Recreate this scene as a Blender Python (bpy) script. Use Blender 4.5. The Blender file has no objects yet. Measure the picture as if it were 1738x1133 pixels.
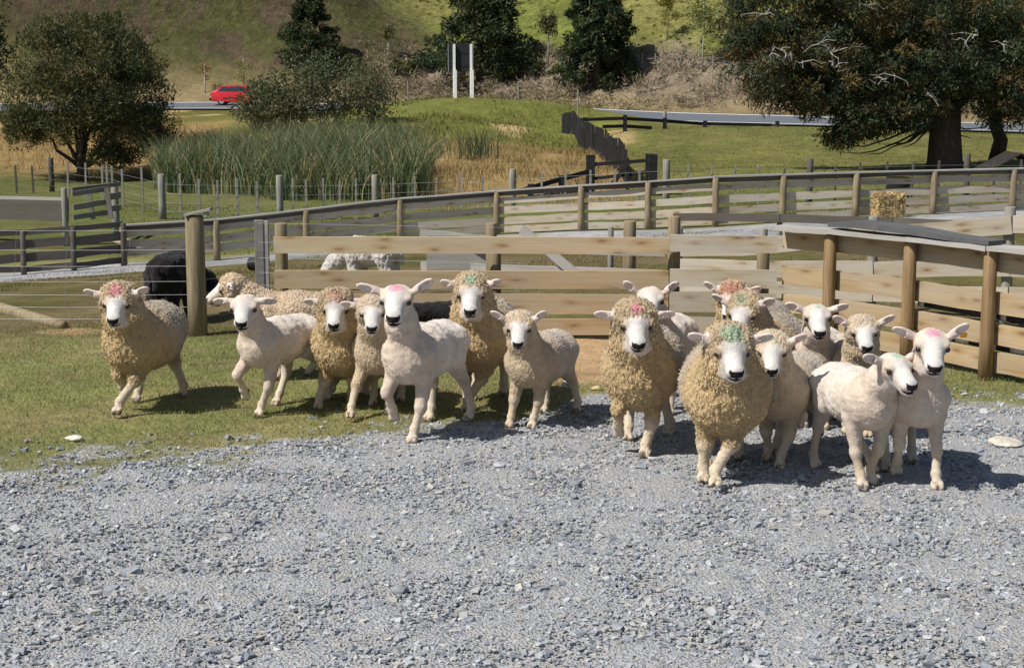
import bpy, bmesh, math, random
import numpy as np
from mathutils import Vector, Matrix, Quaternion

SC = bpy.context.scene
COL = SC.collection
R = math.radians

# ---------------------------------------------------------------- camera, sky, sun, exposure
FPX, CX, CY, W0, CAMH = 2600.0, 869.0, 566.5, 1738.0, 2.55
PITCH = math.atan((CY - 150.0) / FPX)          # the level horizon lies 150 px below the top edge
cam_data = bpy.data.cameras.new('camera')
cam_data.sensor_width = 36.0
cam_data.lens = FPX / W0 * 36.0
cam_data.clip_end = 2000.0
cam = bpy.data.objects.new('camera', cam_data)
cam.location = (0, 0, CAMH)
cam.rotation_euler = (math.pi / 2 - PITCH, 0, 0)
COL.objects.link(cam)
SC.camera = cam

SUN_EL = R(52)
SUN_H = Vector((-0.87, -0.49)).normalized()     # sun stands to the left and a little behind the camera
TO_SUN = Vector((SUN_H.x * math.cos(SUN_EL), SUN_H.y * math.cos(SUN_EL), math.sin(SUN_EL)))
world = bpy.data.worlds.new('World')
SC.world = world
world.use_nodes = True
wn = world.node_tree.nodes
sky = wn.new('ShaderNodeTexSky')
sky.sky_type = 'NISHITA'
sky.sun_disc = False
sky.sun_elevation = SUN_EL
sky.sun_rotation = math.atan2(SUN_H.x, SUN_H.y)
wn['Background'].inputs['Strength'].default_value = 0.072
world.node_tree.links.new(sky.outputs['Color'], wn['Background'].inputs['Color'])
sun_data = bpy.data.lights.new('sun', 'SUN')
sun_data.energy = 5.0
sun_data.angle = R(0.53)
sun_data.color = (1.0, 0.955, 0.88)
sun = bpy.data.objects.new('sun', sun_data)
sun.rotation_euler = TO_SUN.to_track_quat('Z', 'Y').to_euler()
sun.location = (-20, -10, 30)
COL.objects.link(sun)
SC.view_settings.view_transform = 'Standard'
SC.view_settings.look = 'None'
SC.view_settings.gamma = 1.0
SC.view_settings.exposure = 0.16
SC.view_settings.use_curve_mapping = False
SC.cycles.max_bounces = 5
SC.cycles.diffuse_bounces = 3
SC.cycles.transparent_max_bounces = 6

# ---------------------------------------------------------------- helpers
rng = np.random.default_rng(11)
random.seed(11)
_c, _s = math.cos(PITCH), math.sin(PITCH)

def ray(px, py):
    u, v = (px - CX) / FPX, (CY - py) / FPX
    return u, _c + v * _s, -_s + v * _c

def P(px, py, Y):
    """world point seen at photograph pixel (px, py) at distance Y in front of the camera"""
    u, f, z = ray(px, py)
    t = Y / f
    return Vector((u * t, Y, CAMH + z * t))

def PX(px, Y):
    return (px - CX) / FPX * Y / _c * 0.999

def ppm(Y):
    return FPX / Y

def _hash(ix, iy, iz, seed):
    h = (ix * 374761393 + iy * 668265263 + iz * 2147483647 + seed * 974634777) & 0xFFFFFFFF
    h = ((h ^ (h >> 13)) * 1274126177) & 0xFFFFFFFF
    h = ((h ^ (h >> 16)) * 2246822519) & 0xFFFFFFFF
    return ((h ^ (h >> 15)) & 0xFFFFFF) / float(0xFFFFFF)

def vnoise(p, seed=0):
    """smooth value noise, p is (n, 3), result 0..1"""
    p = np.asarray(p, dtype=np.float64)
    i = np.floor(p).astype(np.int64)
    f = p - i
    f = f * f * (3 - 2 * f)
    out = 0
    for dx in (0, 1):
        wx = f[:, 0] if dx else 1 - f[:, 0]
        for dy in (0, 1):
            wy = f[:, 1] if dy else 1 - f[:, 1]
            for dz in (0, 1):
                wz = f[:, 2] if dz else 1 - f[:, 2]
                out = out + wx * wy * wz * _hash(i[:, 0] + dx, i[:, 1] + dy, i[:, 2] + dz, seed)
    return out

def fbm(p, octaves=3, seed=0):
    p = np.asarray(p, dtype=np.float64)
    a, tot, out = 1.0, 0.0, 0
    for o in range(octaves):
        out = out + a * vnoise(p * (2 ** o), seed + o * 7)
        tot += a
        a *= 0.5
    return out / tot

def worley(p, seed=0):
    """F1 distance of a jittered cell pattern with unit cells"""
    p = np.asarray(p, dtype=np.float64)
    i = np.floor(p).astype(np.int64)
    best = np.full(len(p), 9.0)
    for dx in (-1, 0, 1):
        for dy in (-1, 0, 1):
            for dz in (-1, 0, 1):
                cx, cy, cz = i[:, 0] + dx, i[:, 1] + dy, i[:, 2] + dz
                q = np.stack([cx + _hash(cx, cy, cz, seed), cy + _hash(cx, cy, cz, seed + 1), cz + _hash(cx, cy, cz, seed + 2)], 1)
                best = np.minimum(best, ((p - q) ** 2).sum(1))
    return np.sqrt(best)

def sstep(a, b, x):
    t = np.clip((np.asarray(x, dtype=np.float64) - a) / (b - a), 0, 1)
    return t * t * (3 - 2 * t)

def mesh_np(name, V, F, smooth=False, col=None, fattr=None):
    """V (n,3), F (m,k) or list of such arrays -> mesh"""
    me = bpy.data.meshes.new(name)
    V = np.asarray(V, dtype=np.float32)
    Fs = F if isinstance(F, list) else [F]
    Fs = [np.asarray(f, dtype=np.int32) for f in Fs if len(f)]
    me.vertices.add(len(V))
    me.vertices.foreach_set('co', V.ravel())
    loops = np.concatenate([f.ravel() for f in Fs])
    starts, off = [], 0
    for f in Fs:
        starts.append(off + np.arange(len(f)) * f.shape[1])
        off += f.size
    starts = np.concatenate(starts).astype(np.int32)
    me.loops.add(len(loops))
    me.loops.foreach_set('vertex_index', loops)
    me.polygons.add(len(starts))
    me.polygons.foreach_set('loop_start', starts)
    me.polygons.foreach_set('use_smooth', np.full(len(starts), bool(smooth)))
    me.update(calc_edges=True)
    if col is not None:
        c = np.asarray(col, dtype=np.float32)
        if c.shape[1] == 3:
            c = np.concatenate([c, np.ones((len(c), 1), np.float32)], 1)
        a = me.attributes.new('col', 'FLOAT_COLOR', 'POINT')
        a.data.foreach_set('color', c.ravel())
    for k, v in (fattr or {}).items():
        a = me.attributes.new(k, 'FLOAT', 'POINT')
        a.data.foreach_set('value', np.asarray(v, dtype=np.float32))
    return me

def tag(o, label=None, cat=None, group=None, kind=None):
    if label: o['label'] = label
    if cat: o['category'] = cat
    if group: o['group'] = group
    if kind: o['kind'] = kind
    return o

def add(name, me, mat=None, parent=None, M=None):
    """link a mesh as one object; M is its WORLD matrix (parents only ever carry translation + turn)"""
    o = bpy.data.objects.new(name, me)
    COL.objects.link(o)
    if mat is not None and me is not None and len(me.materials) == 0:
        me.materials.append(mat)
    M = M if M is not None else Matrix.Identity(4)
    if parent is not None:
        o.parent = parent
        o.matrix_basis = WM[parent.name].inverted() @ M
    else:
        o.matrix_basis = M
    WM[o.name] = M.copy()
    return o

WM = {}

def empty(name, loc, rz=0.0, label=None, cat=None, group=None):
    o = bpy.data.objects.new(name, None)
    COL.objects.link(o)
    o.empty_display_size = 0.2
    M = Matrix.Translation(Vector(loc)) @ Matrix.Rotation(rz, 4, 'Z')
    o.matrix_basis = M
    WM[o.name] = M
    return tag(o, label, cat, group)

def frame(p0, p1, up=(0, 0, 1)):
    """matrix at p0 with local X toward p1, local Z near up"""
    x = (Vector(p1) - Vector(p0)).normalized()
    y = Vector(up).cross(x).normalized()
    z = x.cross(y)
    M = Matrix((x, y, z)).transposed().to_4x4()
    M.translation = Vector(p0)
    return M

def box_vf(x0, x1, y0, y1, z0, z1):
    V = [(x, y, z) for x in (x0, x1) for y in (y0, y1) for z in (z0, z1)]
    F = [(0, 1, 3, 2), (4, 6, 7, 5), (0, 4, 5, 1), (2, 3, 7, 6), (0, 2, 6, 4), (1, 5, 7, 3)]
    return np.array(V, float), np.array(F)

class MB:
    """collects verts and faces of several simple shapes for one mesh"""
    def __init__(self): self.v, self.f, self.n = [], {}, 0
    def put(self, V, F):
        V = np.asarray(V, float); F = np.asarray(F, int)
        self.v.append(V); self.f.setdefault(F.shape[1], []).append(F + self.n); self.n += len(V)
        return self
    def box(self, *a, M=None):
        V, F = box_vf(*a)
        if M is not None: V = np.array([M @ Vector(v) for v in V])
        return self.put(V, F)
    def tube(self, pts, radii, n=8, cap=True):
        V, F = tube_vf(pts, radii, n)
        b0 = self.n
        self.put(V, F)
        if cap:
            e0 = b0 + (len(pts) - 1) * n
            self.v.append(np.array([pts[0], pts[-1]], float)); c0 = self.n; self.n += 2
            tri = [(b0 + (i + 1) % n, b0 + i, c0) for i in range(n)] + [(e0 + i, e0 + (i + 1) % n, c0 + 1) for i in range(n)]
            self.f.setdefault(3, []).append(np.array(tri))
        return self
    def mesh(self, name, smooth=False, **k):
        return mesh_np(name, np.concatenate(self.v), [np.concatenate(f) for f in self.f.values()], smooth, **k)

def tube_vf(pts, radii, n=8):
    pts = [Vector(p) for p in pts]
    V, F = [], []
    prev = None
    for i, p in enumerate(pts):
        t = (pts[min(i + 1, len(pts) - 1)] - pts[max(i - 1, 0)]).normalized()
        if prev is None:
            a = Vector((0, 0, 1)) if abs(t.z) < 0.9 else Vector((1, 0, 0))
            prev = t.cross(a).normalized()
        prev = (prev - t * prev.dot(t)).normalized()
        b = t.cross(prev)
        r = radii[i] if hasattr(radii, '__len__') else radii
        for k in range(n):
            a = 2 * math.pi * k / n
            V.append(p + (prev * math.cos(a) + b * math.sin(a)) * r)
    for i in range(len(pts) - 1):
        for k in range(n):
            F.append((i * n + k, i * n + (k + 1) % n, (i + 1) * n + (k + 1) % n, (i + 1) * n + k))
    return np.array(V), np.array(F)

# ---------------------------------------------------------------- material helpers
class N:
    def __init__(self, name, rough=0.8, spec=0.25):
        self.m = bpy.data.materials.new(name); self.m.use_nodes = True
        self.t = self.m.node_tree; self.b = self.t.nodes['Principled BSDF']
        self.b.inputs['Roughness'].default_value = rough
        self.b.inputs['Specular IOR Level'].default_value = spec
    def n(self, kind, **k):
        nd = self.t.nodes.new(kind)
        for a, v in k.items(): setattr(nd, a, v)
        return nd
    def l(self, a, b): self.t.links.new(a, b)
    def noise(self, vec, scale, detail=3, rough=0.55, dist=0.0):
        nd = self.n('ShaderNodeTexNoise')
        nd.inputs['Scale'].default_value = scale; nd.inputs['Detail'].default_value = detail
        nd.inputs['Roughness'].default_value = rough; nd.inputs['Distortion'].default_value = dist
        if vec is not None: self.l(vec, nd.inputs['Vector'])
        return nd.outputs['Fac']
    def vor(self, vec, scale, feature='F1', out='Distance', rnd=1.0):
        nd = self.n('ShaderNodeTexVoronoi', feature=feature)
        nd.inputs['Scale'].default_value = scale; nd.inputs['Randomness'].default_value = rnd
        if vec is not None: self.l(vec, nd.inputs['Vector'])
        return nd.outputs[out]
    def ramp(self, fac, stops, interp='LINEAR'):
        nd = self.n('ShaderNodeValToRGB'); cr = nd.color_ramp; cr.interpolation = interp
        while len(cr.elements) < len(stops): cr.elements.new(0.5)
        for e, (p, c) in zip(cr.elements, stops):
            e.position = p
            e.color = (*c, 1) if hasattr(c, '__len__') else (c, c, c, 1)
        self.l(fac, nd.inputs['Fac'])
        return nd.outputs['Color']
    def mix(self, fac, a, b, mode='MIX'):
        nd = self.n('ShaderNodeMix', data_type='RGBA', blend_type=mode)
        for sock, v in ((nd.inputs['Factor'], fac), (nd.inputs['A'], a), (nd.inputs['B'], b)):
            if hasattr(v, 'is_output'): self.l(v, sock)
            elif hasattr(v, '__len__'): sock.default_value = (*v, 1) if len(v) == 3 else v
            else: sock.default_value = v
        return nd.outputs['Result']
    def math(self, op, a, b=0.5):
        nd = self.n('ShaderNodeMath', operation=op)
        for sock, v in ((nd.inputs[0], a), (nd.inputs[1], b)):
            if hasattr(v, 'is_output'): self.l(v, sock)
            else: sock.default_value = v
        return nd.outputs[0]
    def coord(self, which='Object', scale=None, rand=False):
        o = self.n('ShaderNodeTexCoord').outputs[which]
        if rand:
            r = self.n('ShaderNodeObjectInfo').outputs['Random']
            v = self.n('ShaderNodeVectorMath', operation='MULTIPLY_ADD')
            cb = self.n('ShaderNodeCombineXYZ')
            for i in range(3): self.l(r, cb.inputs[i])
            self.l(cb.outputs[0], v.inputs[0]); v.inputs[1].default_value = (37.0, 11.0, 23.0); self.l(o, v.inputs[2])
            o = v.outputs[0]
        if scale is not None:
            m = self.n('ShaderNodeMapping'); m.inputs['Scale'].default_value = scale
            self.l(o, m.inputs['Vector']); o = m.outputs[0]
        return o
    def attr(self, name, out='Color'):
        return self.n('ShaderNodeAttribute', attribute_name=name).outputs[out]
    def bump(self, h, strength=0.5, dist=0.01):
        nd = self.n('ShaderNodeBump'); nd.inputs['Strength'].default_value = strength
        nd.inputs['Distance'].default_value = dist
        self.l(h, nd.inputs['Height']); self.l(nd.outputs[0], self.b.inputs['Normal'])
        return nd
    def color(self, c): self.l(c, self.b.inputs['Base Color'])

def plain(name, c, rough=0.7, spec=0.25, metal=0.0, var=0.12, scale=6.0):
    m = N(name, rough, spec)
    f = m.noise(m.coord('Object', rand=True), scale, 4)
    m.color(m.ramp(f, [(0.3, tuple(x * (1 - var) for x in c)), (0.7, tuple(min(1, x * (1 + var)) for x in c))]))
    m.b.inputs['Metallic'].default_value = metal
    return m.m

def wood(name, c1, c2, grey, greyamt=0.4, knots=True, tint=0.18):
    """sawn timber, grain along local X, weathered patches"""
    m = N(name, 0.85, 0.15)
    v = m.coord('Object', rand=True)
    def mp(s):
        k = m.n('ShaderNodeMapping'); k.inputs['Scale'].default_value = s; m.l(v, k.inputs['Vector']); return k.outputs[0]
    g = m.noise(mp((1.2, 60, 60)), 1.0, 4, 0.6, 0.6)
    base = m.ramp(g, [(0.3, c1), (0.55, c2), (0.8, tuple(x * 0.75 for x in c1))])
    if knots:
        k2 = m.n('ShaderNodeMapping'); k2.inputs['Rotation'].default_value = (math.pi / 2, 0, 0); m.l(v, k2.inputs['Vector'])
        k3 = m.n('ShaderNodeMapping'); k3.inputs['Scale'].default_value = (1.9, 6.0, 0); m.l(k2.outputs[0], k3.inputs['Vector'])
        vo = m.n('ShaderNodeTexVoronoi', voronoi_dimensions='2D'); vo.inputs['Scale'].default_value = 1.0; m.l(k3.outputs[0], vo.inputs['Vector'])
        kn = m.math('ADD', vo.outputs['Distance'], m.math('MULTIPLY', m.math('SUBTRACT', m.noise(mp((6, 30, 30)), 1.0, 3), .5), .22))
        kr = m.ramp(kn, [(0.04, (.40, .27, .17)), (0.10, (.75, .62, .48)), (0.16, (.88, .80, .70)), (0.30, (1, 1, 1))])
        base = m.mix(0.85, base, kr, 'MULTIPLY')
        st = m.ramp(m.noise(mp((.9, 2.5, 9)), 1.0, 3), [(.35, (.84, .78, .70)), (.6, (1.05, 1.04, 1.02))])
        base = m.mix(0.8, base, st, 'MULTIPLY')
    gr = m.ramp(m.noise(mp((1.0, 5, 5)), 1.2, 5, 0.65), [(0.40, 0.0), (0.68, 1.0)])
    gr = m.math('MULTIPLY', gr, greyamt)
    base = m.mix(gr, base, grey)
    rnd = m.n('ShaderNodeObjectInfo').outputs['Random']
    tn = m.ramp(rnd, [(0.0, 1 - tint), (1.0, 1 + tint * 0.4)])
    base = m.mix(1.0, base, tn, 'MULTIPLY')
    m.color(base)
    m.bump(g, 0.35, 0.004)
    return m.m
# ---------------------------------------------------------------- terrain
ROAD_PX = np.array([-1500, -600, -200, 0, 350, 700, 1000, 1138, 1290, 1450, 1640, 1738, 2100, 3200], float)
ROAD_YN = np.array([112, 108, 108, 107, 106, 101, 95, 90, 88, 85, 82, 80.5, 76, 66], float)
ROAD_ZN = np.array([.9, .9, .92, .95, 1.2, 1.0, .95, .54, .56, .47, .34, .26, .1, -.2])
ROAD_ZF = np.array([1.4, 1.4, 1.4, 1.44, 1.58, 1.4, 1.3, 1.03, .98, .86, .66, .56, .4, .1])
ROAD_X = np.array([PX(p, y) for p, y in zip(ROAD_PX, ROAD_YN)])
def _rs(arr):
    xs = np.linspace(-260, 260, 521)
    v = np.interp(xs, ROAD_X, arr)
    k = np.hanning(15); k /= k.sum()
    vp = np.pad(v, 7, mode='edge')
    return xs, np.convolve(vp, k, 'valid')
_RX, _RYN = _rs(ROAD_YN); _, _RZN = _rs(ROAD_ZN); _, _RZF = _rs(ROAD_ZF)
ROAD_W = 9.2
def road_yn(x): return np.interp(x, _RX, _RYN)
def road_z(x, y):
    yn = road_yn(x)
    zn, zf = np.interp(x, _RX, _RZN), np.interp(x, _RX, _RZF)
    return zn + (zf - zn) * (y - yn) / ROAD_W

CTRL = [(300,545,17),(627,490,19.6),(45,465,30.6),(215,449,31.5),(372,442,32),(523,425,32.5),(685,408,33),(845,398,33.4),
 (985,392,32.8),(1097,390,32.2),(1210,385,31.8),(1325,378,31.9),(1445,370,32),(1575,364,32.2),(1708,358,32.5),(1900,352,33.5),
 (-300,480,30),(283,372,42),(100,322,57),(10,328,53),(-250,330,53),(480,374,42.5),(640,370,43),(870,362,43),(1125,350,42),(1367,346,43),(1600,338,44),(1800,335,45),
 (150,305,62),(500,345,46),(330,325,52),(700,345,45),(500,300,58),(620,262,66),
 (850,300,50),(1000,285,56),(900,215,80),(750,250,66),(800,167,90),(690,171,90),(880,171,89),(740,168,90),(935,178,88),(600,190,88),(500,200,85),
 (985,198,87),(1030,206,86),(1100,212,86),(940,252,74),(960,264,68),(985,282,60),(952,236,84),(980,248,78),(1000,262,70),(1022,274,63),(1042,292,57),(1060,316,52),(1200,290,52),(1500,287,60),(1300,240,72),(1057,222,80),(1250,214,85),(1700,228,78),(1600,260,66),
 (330,193,100),(100,232,80),(50,262,68),(-200,262,68),(-200,215,90),(-700,300,60),(2300,270,60),(2300,360,36),(-700,420,32)]
_cp = [tuple(P(*c)) for c in CTRL]
for gx in (-14, -7, 0, 7, 14):
    for gy in (8, 13, 16.5):
        _cp.append((gx, gy, 0.0))
for gx in np.linspace(-90, 90, 13):
    _cp.append((gx, road_yn(gx) - 2.5, float(road_z(gx, road_yn(gx)) - 0.12)))
    _cp.append((gx * 0.5, -20, 0.0))
_cp = np.array(_cp)
def _tps(r2): return 0.5 * r2 * np.log(r2 + 1e-9)
_S = 0.05
_n = len(_cp); _xy = _cp[:, :2] * _S
_K = _tps(((_xy[:, None] - _xy[None]) ** 2).sum(2)) + np.eye(_n) * 0.0006
_Pm = np.c_[np.ones(_n), _xy]
_A = np.zeros((_n + 3, _n + 3)); _A[:_n, :_n] = _K; _A[:_n, _n:] = _Pm; _A[_n:, :_n] = _Pm.T
_w = np.linalg.solve(_A, np.r_[_cp[:, 2], 0, 0, 0])

def terrain(x, y):
    x = np.atleast_1d(np.asarray(x, float)); y = np.atleast_1d(np.asarray(y, float))
    yn = road_yn(x)
    yc = np.minimum(y, yn - 1.0)
    q = np.stack([np.clip(x, -70, 70), np.clip(yc, -20, 130)], 1) * _S
    z = np.zeros(len(x))
    for s in range(0, len(x), 40000):
        d2 = ((q[s:s + 40000, None] - _xy[None]) ** 2).sum(2)
        z[s:s + 40000] = _tps(d2) @ _w[:_n] + _w[_n] + q[s:s + 40000] @ _w[_n + 1:]
    z = np.clip(z, -1.9, 3.0) * sstep(15.5, 19, y)
    z = z + (fbm(np.stack([x * .35, y * .35, 0 * x], 1), 2, 5) - .5) * 0.22 * sstep(36, 55, y)
    # road bench
    e = sstep(-2.5, -0.6, y - yn)
    z = z * (1 - e) + (road_z(x, y) - 0.10) * e
    # bank and hill beyond the road
    t = y - yn - ROAD_W - 1.6
    zf = road_z(x, yn + ROAD_W) - 0.10
    tt = np.maximum(t, 0)
    right = 2.6 * sstep(0, 11, tt) + 0.36 * np.maximum(tt - 7, 0)
    right = right + 0.10 * np.maximum(tt - 7, 0) * np.sin(x * 0.045 + 0.6)
    spur = np.maximum(0, -(x + 2.0 + 0.12 * tt))
    left = 0.25 * tt + 0.62 * spur * sstep(1.0, 22, tt) + 0.0035 * np.minimum(tt, 60) ** 2
    wl = sstep(-4, -16, x)
    hill = right * (1 - wl) + left * wl
    hill = hill + (fbm(np.stack([x * .07, y * .07, 0 * x], 1), 3, 9) - .5) * 2.2 * sstep(4, 25, tt)
    hill = np.where(hill > 60, 60 + (hill - 60) * .2, hill)
    h = sstep(-1.0, 0.4, t)
    return z * (1 - h) + (zf + hill) * h

def tz(x, y): return float(terrain([x], [y])[0])
def G(px, Y):
    """ground point under photograph column px at distance Y"""
    x = PX(px, Y)
    return Vector((x, Y, tz(x, Y)))
def GP(px, py):
    """ground point seen at pixel (px, py): march along the ray"""
    u, f, zz = ray(px, py)
    ts = np.linspace(4, 160, 3000)
    d = CAMH + zz * ts - terrain(u * ts, f * ts)
    k = int(np.argmax(d < 0))
    t0, t1 = ts[k - 1], ts[k]
    t = t0 + (t1 - t0) * d[k - 1] / (d[k - 1] - d[k])
    return Vector((u * t, f * t, CAMH + zz * t))

# gravel edge, as a line across the yard in world XY
GRAV = [GP(*p) for p in [(-500, 845), (-200, 815), (0, 796), (150, 790), (300, 778), (420, 770), (540, 738), (700, 735), (850, 722), (960, 700), (1010, 672), (1150, 655), (1300, 650), (1450, 655), (1600, 668), (1700, 672), (1900, 690), (2200, 700)]]
GX = np.array([g.x for g in GRAV]); GY = np.array([g.y for g in GRAV])
def gravel_mask(x, y, soft=0.35):
    """1 inside the gravel yard, 0 on the grass"""
    p = np.stack([x * 1.3, y * 1.3, 0 * x], 1)
    edge = np.interp(x, GX, GY) + (fbm(p, 4, 21) - .5) * 1.9 + (fbm(p * 5, 2, 22) - .5) * .9
    return sstep(soft, -soft, y - edge)

def blob(x, y, cx, cy, rx, ry, seed=0, wob=.6):
    p = np.stack([x * .5, y * .35, 0 * x], 1)
    d = np.sqrt(((x - cx) / rx) ** 2 + ((y - cy) / ry) ** 2) + (fbm(p * 2, 3, seed) - .5) * wob
    return sstep(1.15, 0.8, d)

def ground_colour(x, y):
    p = np.stack([x, y, 0 * x], 1)
    n1, n2, n3 = fbm(p * .5, 3, 31), fbm(p * 2.2, 3, 33), fbm(p * .12, 3, 35)
    def mixc(c, m, col): return c * (1 - m[:, None]) + np.array(col)[None] * m[:, None]
    c = np.tile(np.array([.195, .195, .075]), (len(x), 1))                       # yard grass
    c = mixc(c, sstep(.45, .72, n2) * .55, (.27, .215, .115))                  # worn
    # paddock behind the wire
    m = sstep(15.7, 16.6, y + (n1 - .5) * 1.2) * sstep(31, 28, y)
    c = mixc(c, m * .9, (.150, .112, .060))
    c = mixc(c, m * sstep(.5, .68, n1) * .8, (.105, .100, .032))
    # sandy bank under the rails
    m = blob(x, y, PX(1005, 14.3), 14.4, 0.95, 1.35, 3)
    c = mixc(c, m, (.40, .27, .15))
    c = mixc(c, blob(x, y, PX(130, 16.2), 16.1, .45, .25, 4), (.36, .25, .13))
    # lane gravel strip near the far rail fence
    fy = np.interp(x, [PX(-200, 29), PX(372, 31), PX(600, 30), PX(1000, 28.5), PX(1210, 27), PX(1500, 30), PX(1708, 33)], [29, 31, 31.5, 31.3, 29.6, 30.2, 31.3])
    m = sstep(2.4, 1.5, np.abs(y - fy + .2) + (n1 - .5) * 1.2)
    c = mixc(c, m * .95, (.33, .33, .34))
    # lush strip
    m = sstep(33, 34.5, y)
    c = mixc(c, m, (.105, .118, .038))
    c = mixc(c, m * sstep(.45, .7, n1) * .6, (.15, .135, .055))
    # pasture right
    m = sstep(45, 50, y) * sstep(2.0, 5.0, x - (y - 50) * .02)
    c = mixc(c, m, (.135, .138, .042)); c = mixc(c, m * sstep(.42, .66, n2) * .55, (.195, .165, .065))
    # mound: dry grass slope, green top, clay scars
    mm = sstep(43, 47, y) * sstep(5.0, 3.0, x - (y - 50) * .055) * np.maximum(sstep(-4.2, -2.8, x), sstep(60, 66, y))
    c = mixc(c, mm, (.26, .185, .080))
    top = sstep(66, 76, y + (n1 - .5) * 10) * sstep(6, 3, x - (y - 50) * .055) * sstep(-25, -18, x)
    c = mixc(c, top, (.150, .155, .040))
    sc = top * sstep(.57, .64, fbm(np.stack([x * .34, y * .16, 0 * x], 1), 3, 47)) * sstep(86, 80, y)
    c = mixc(c, sc * .9, (.46, .33, .17))
    lf = sstep(62, 66, y) * sstep(-13, -17, x) * sstep(92, 84, y)
    c = mixc(c, lf, (.30, .205, .090))
    lg = sstep(84, 92, y) * sstep(-13, -17, x)
    c = mixc(c, lg, (.13, .12, .035))
    sc = lg * sstep(.56, .62, fbm(np.stack([x * .3, y * .2, 0 * x], 1), 3, 43))
    c = mixc(c, sc * .8, (.46, .33, .17))
    # shoulder and hill
    t = y - road_yn(x) - ROAD_W
    c = mixc(c, sstep(-.6, .6, t), (.24, .185, .10))
    h = sstep(3.5, 8, t)
    hc = np.tile(np.array([.180, .205, .050]), (len(x), 1))
    hc = mixc(hc, sstep(.42, .66, n3) * .8, (.235, .215, .075))
    hc = mixc(hc, sstep(.5, .7, n1) * .5, (.12, .125, .030))
    hl = np.tile(np.array([.085, .082, .032]), (len(x), 1))  # left hill: dull growth, coloured darker to carry the slope's shade
    hl = mixc(hl, sstep(.42, .60, n1), (.092, .068, .046)); hl = mixc(hl, sstep(.5, .65, n2) * .6, (.055, .062, .022)); hl = mixc(hl, sstep(8, 4, t) * .8, (.115, .120, .034))
    hc = mixc(hc, sstep(14, 10.5, t + (n1 - .5) * 5) * .9, (.215, .170, .130))
    wl = sstep(-3, -15, x + (n3 - .5) * 14)[:, None]
    c = c * (1 - h[:, None]) + (hl * wl + hc * (1 - wl)) * h[:, None]
    # gravel yard
    gm = gravel_mask(x, y) * sstep(17, 16, y)
    c = mixc(c, gm, (.355, .350, .350))
    return np.clip(c, 0, 1), gm

ys = np.concatenate([np.linspace(-25, 5, 25)[:-1], np.arange(5, 17.5, .10), np.arange(17.5, 50, .36), np.arange(50, 128, .8), np.arange(128, 190, 2.0), np.linspace(190, 420, 40)])
us = np.linspace(-1, 1, 311)
us = np.sign(us) * (0.75 * np.abs(us) + 0.25 * np.abs(us) ** 3)
YY, UU = np.meshgrid(ys, us, indexing='ij')
XX = UU * (14 + 0.62 * np.maximum(YY, 0))
gx, gy = XX.ravel(), YY.ravel()
gz = terrain(gx, gy)
gz += (fbm(np.stack([gx * 3, gy * 3, 0 * gx], 1), 2, 77) - .5) * 0.03 * sstep(20, 14, gy) - .008 * sstep(20, 14, gy)
gcol, gmask = ground_colour(gx, gy)
nr, nc = YY.shape
idx = np.arange(nr * nc).reshape(nr, nc)
quads = np.stack([idx[:-1, :-1], idx[:-1, 1:], idx[1:, 1:], idx[1:, :-1]], -1).reshape(-1, 4)
gme = mesh_np('ground', np.stack([gx, gy, gz], 1), quads, True, gcol, {'gravel': gmask, 'rough': sstep(4, 14, gy - road_yn(gx) - ROAD_W) + .25 * sstep(44, 60, gy)})

m = N('ground', 0.95, 0.08)
wp = m.coord('Object')
gc = m.attr('col')
gr0 = m.attr('gravel', 'Fac')
fine = m.noise(wp, 38, 4, .7)
spk = m.math('MULTIPLY', m.math('SUBTRACT', m.noise(wp, 16, 4, .65), .5), 1.5)
gr = m.ramp(m.math('ADD', gr0, spk), [(.42, 0.0), (.58, 1.0)])
mid = m.noise(wp, 5, 4, .6)
big = m.noise(wp, .9, 4, .6)
gv = m.mix(1.0, gc, m.ramp(fine, [(.25, .45), (.5, .95), (.75, 1.5)]), 'MULTIPLY')
gv = m.mix(m.attr('rough', 'Fac'), gv, m.mix(1.0, gv, m.ramp(m.noise(wp, 1.7, 6, .72), [(.32, .62), (.68, 1.38)]), 'MULTIPLY'))
gv = m.mix(1.0, gv, m.ramp(mid, [(.25, .72), (.75, 1.28)]), 'MULTIPLY')
gv = m.mix(1.0, gv, m.ramp(big, [(.25, .76), (.75, 1.24)]), 'MULTIPLY')
gv = m.mix(1.0, gv, m.ramp(m.noise(wp, .22, 4, .65), [(.3, .80), (.7, 1.16)]), 'MULTIPLY')
vc = m.vor(wp, 62, 'F1', 'Color')
chip = m.ramp(m.math('MULTIPLY', vc, 1.0), [(0.0, (.215, .23, .25)), (.35, (.31, .32, .34)), (.7, (.38, .385, .39)), (1.0, (.46, .455, .445))])
dust = m.mix(m.ramp(mid, [(.42, 0.0), (.62, .6)]), chip, (.36, .345, .32))
colr = m.mix(gr, gv, dust)
m.color(colr)
h1 = m.vor(wp, 62, 'F1', 'Distance')
tus = m.noise(m.coord('Object', scale=(1, 1, .5)), 1.7, 6, .72)
hh = m.math('ADD', m.mix(gr, fine, h1), m.math('MULTIPLY', m.math('MULTIPLY', tus, m.attr('rough', 'Fac')), 26.0))
m.bump(hh, .8, .02)
ground = tag(add('ground', gme, m.m), kind='structure')

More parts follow.
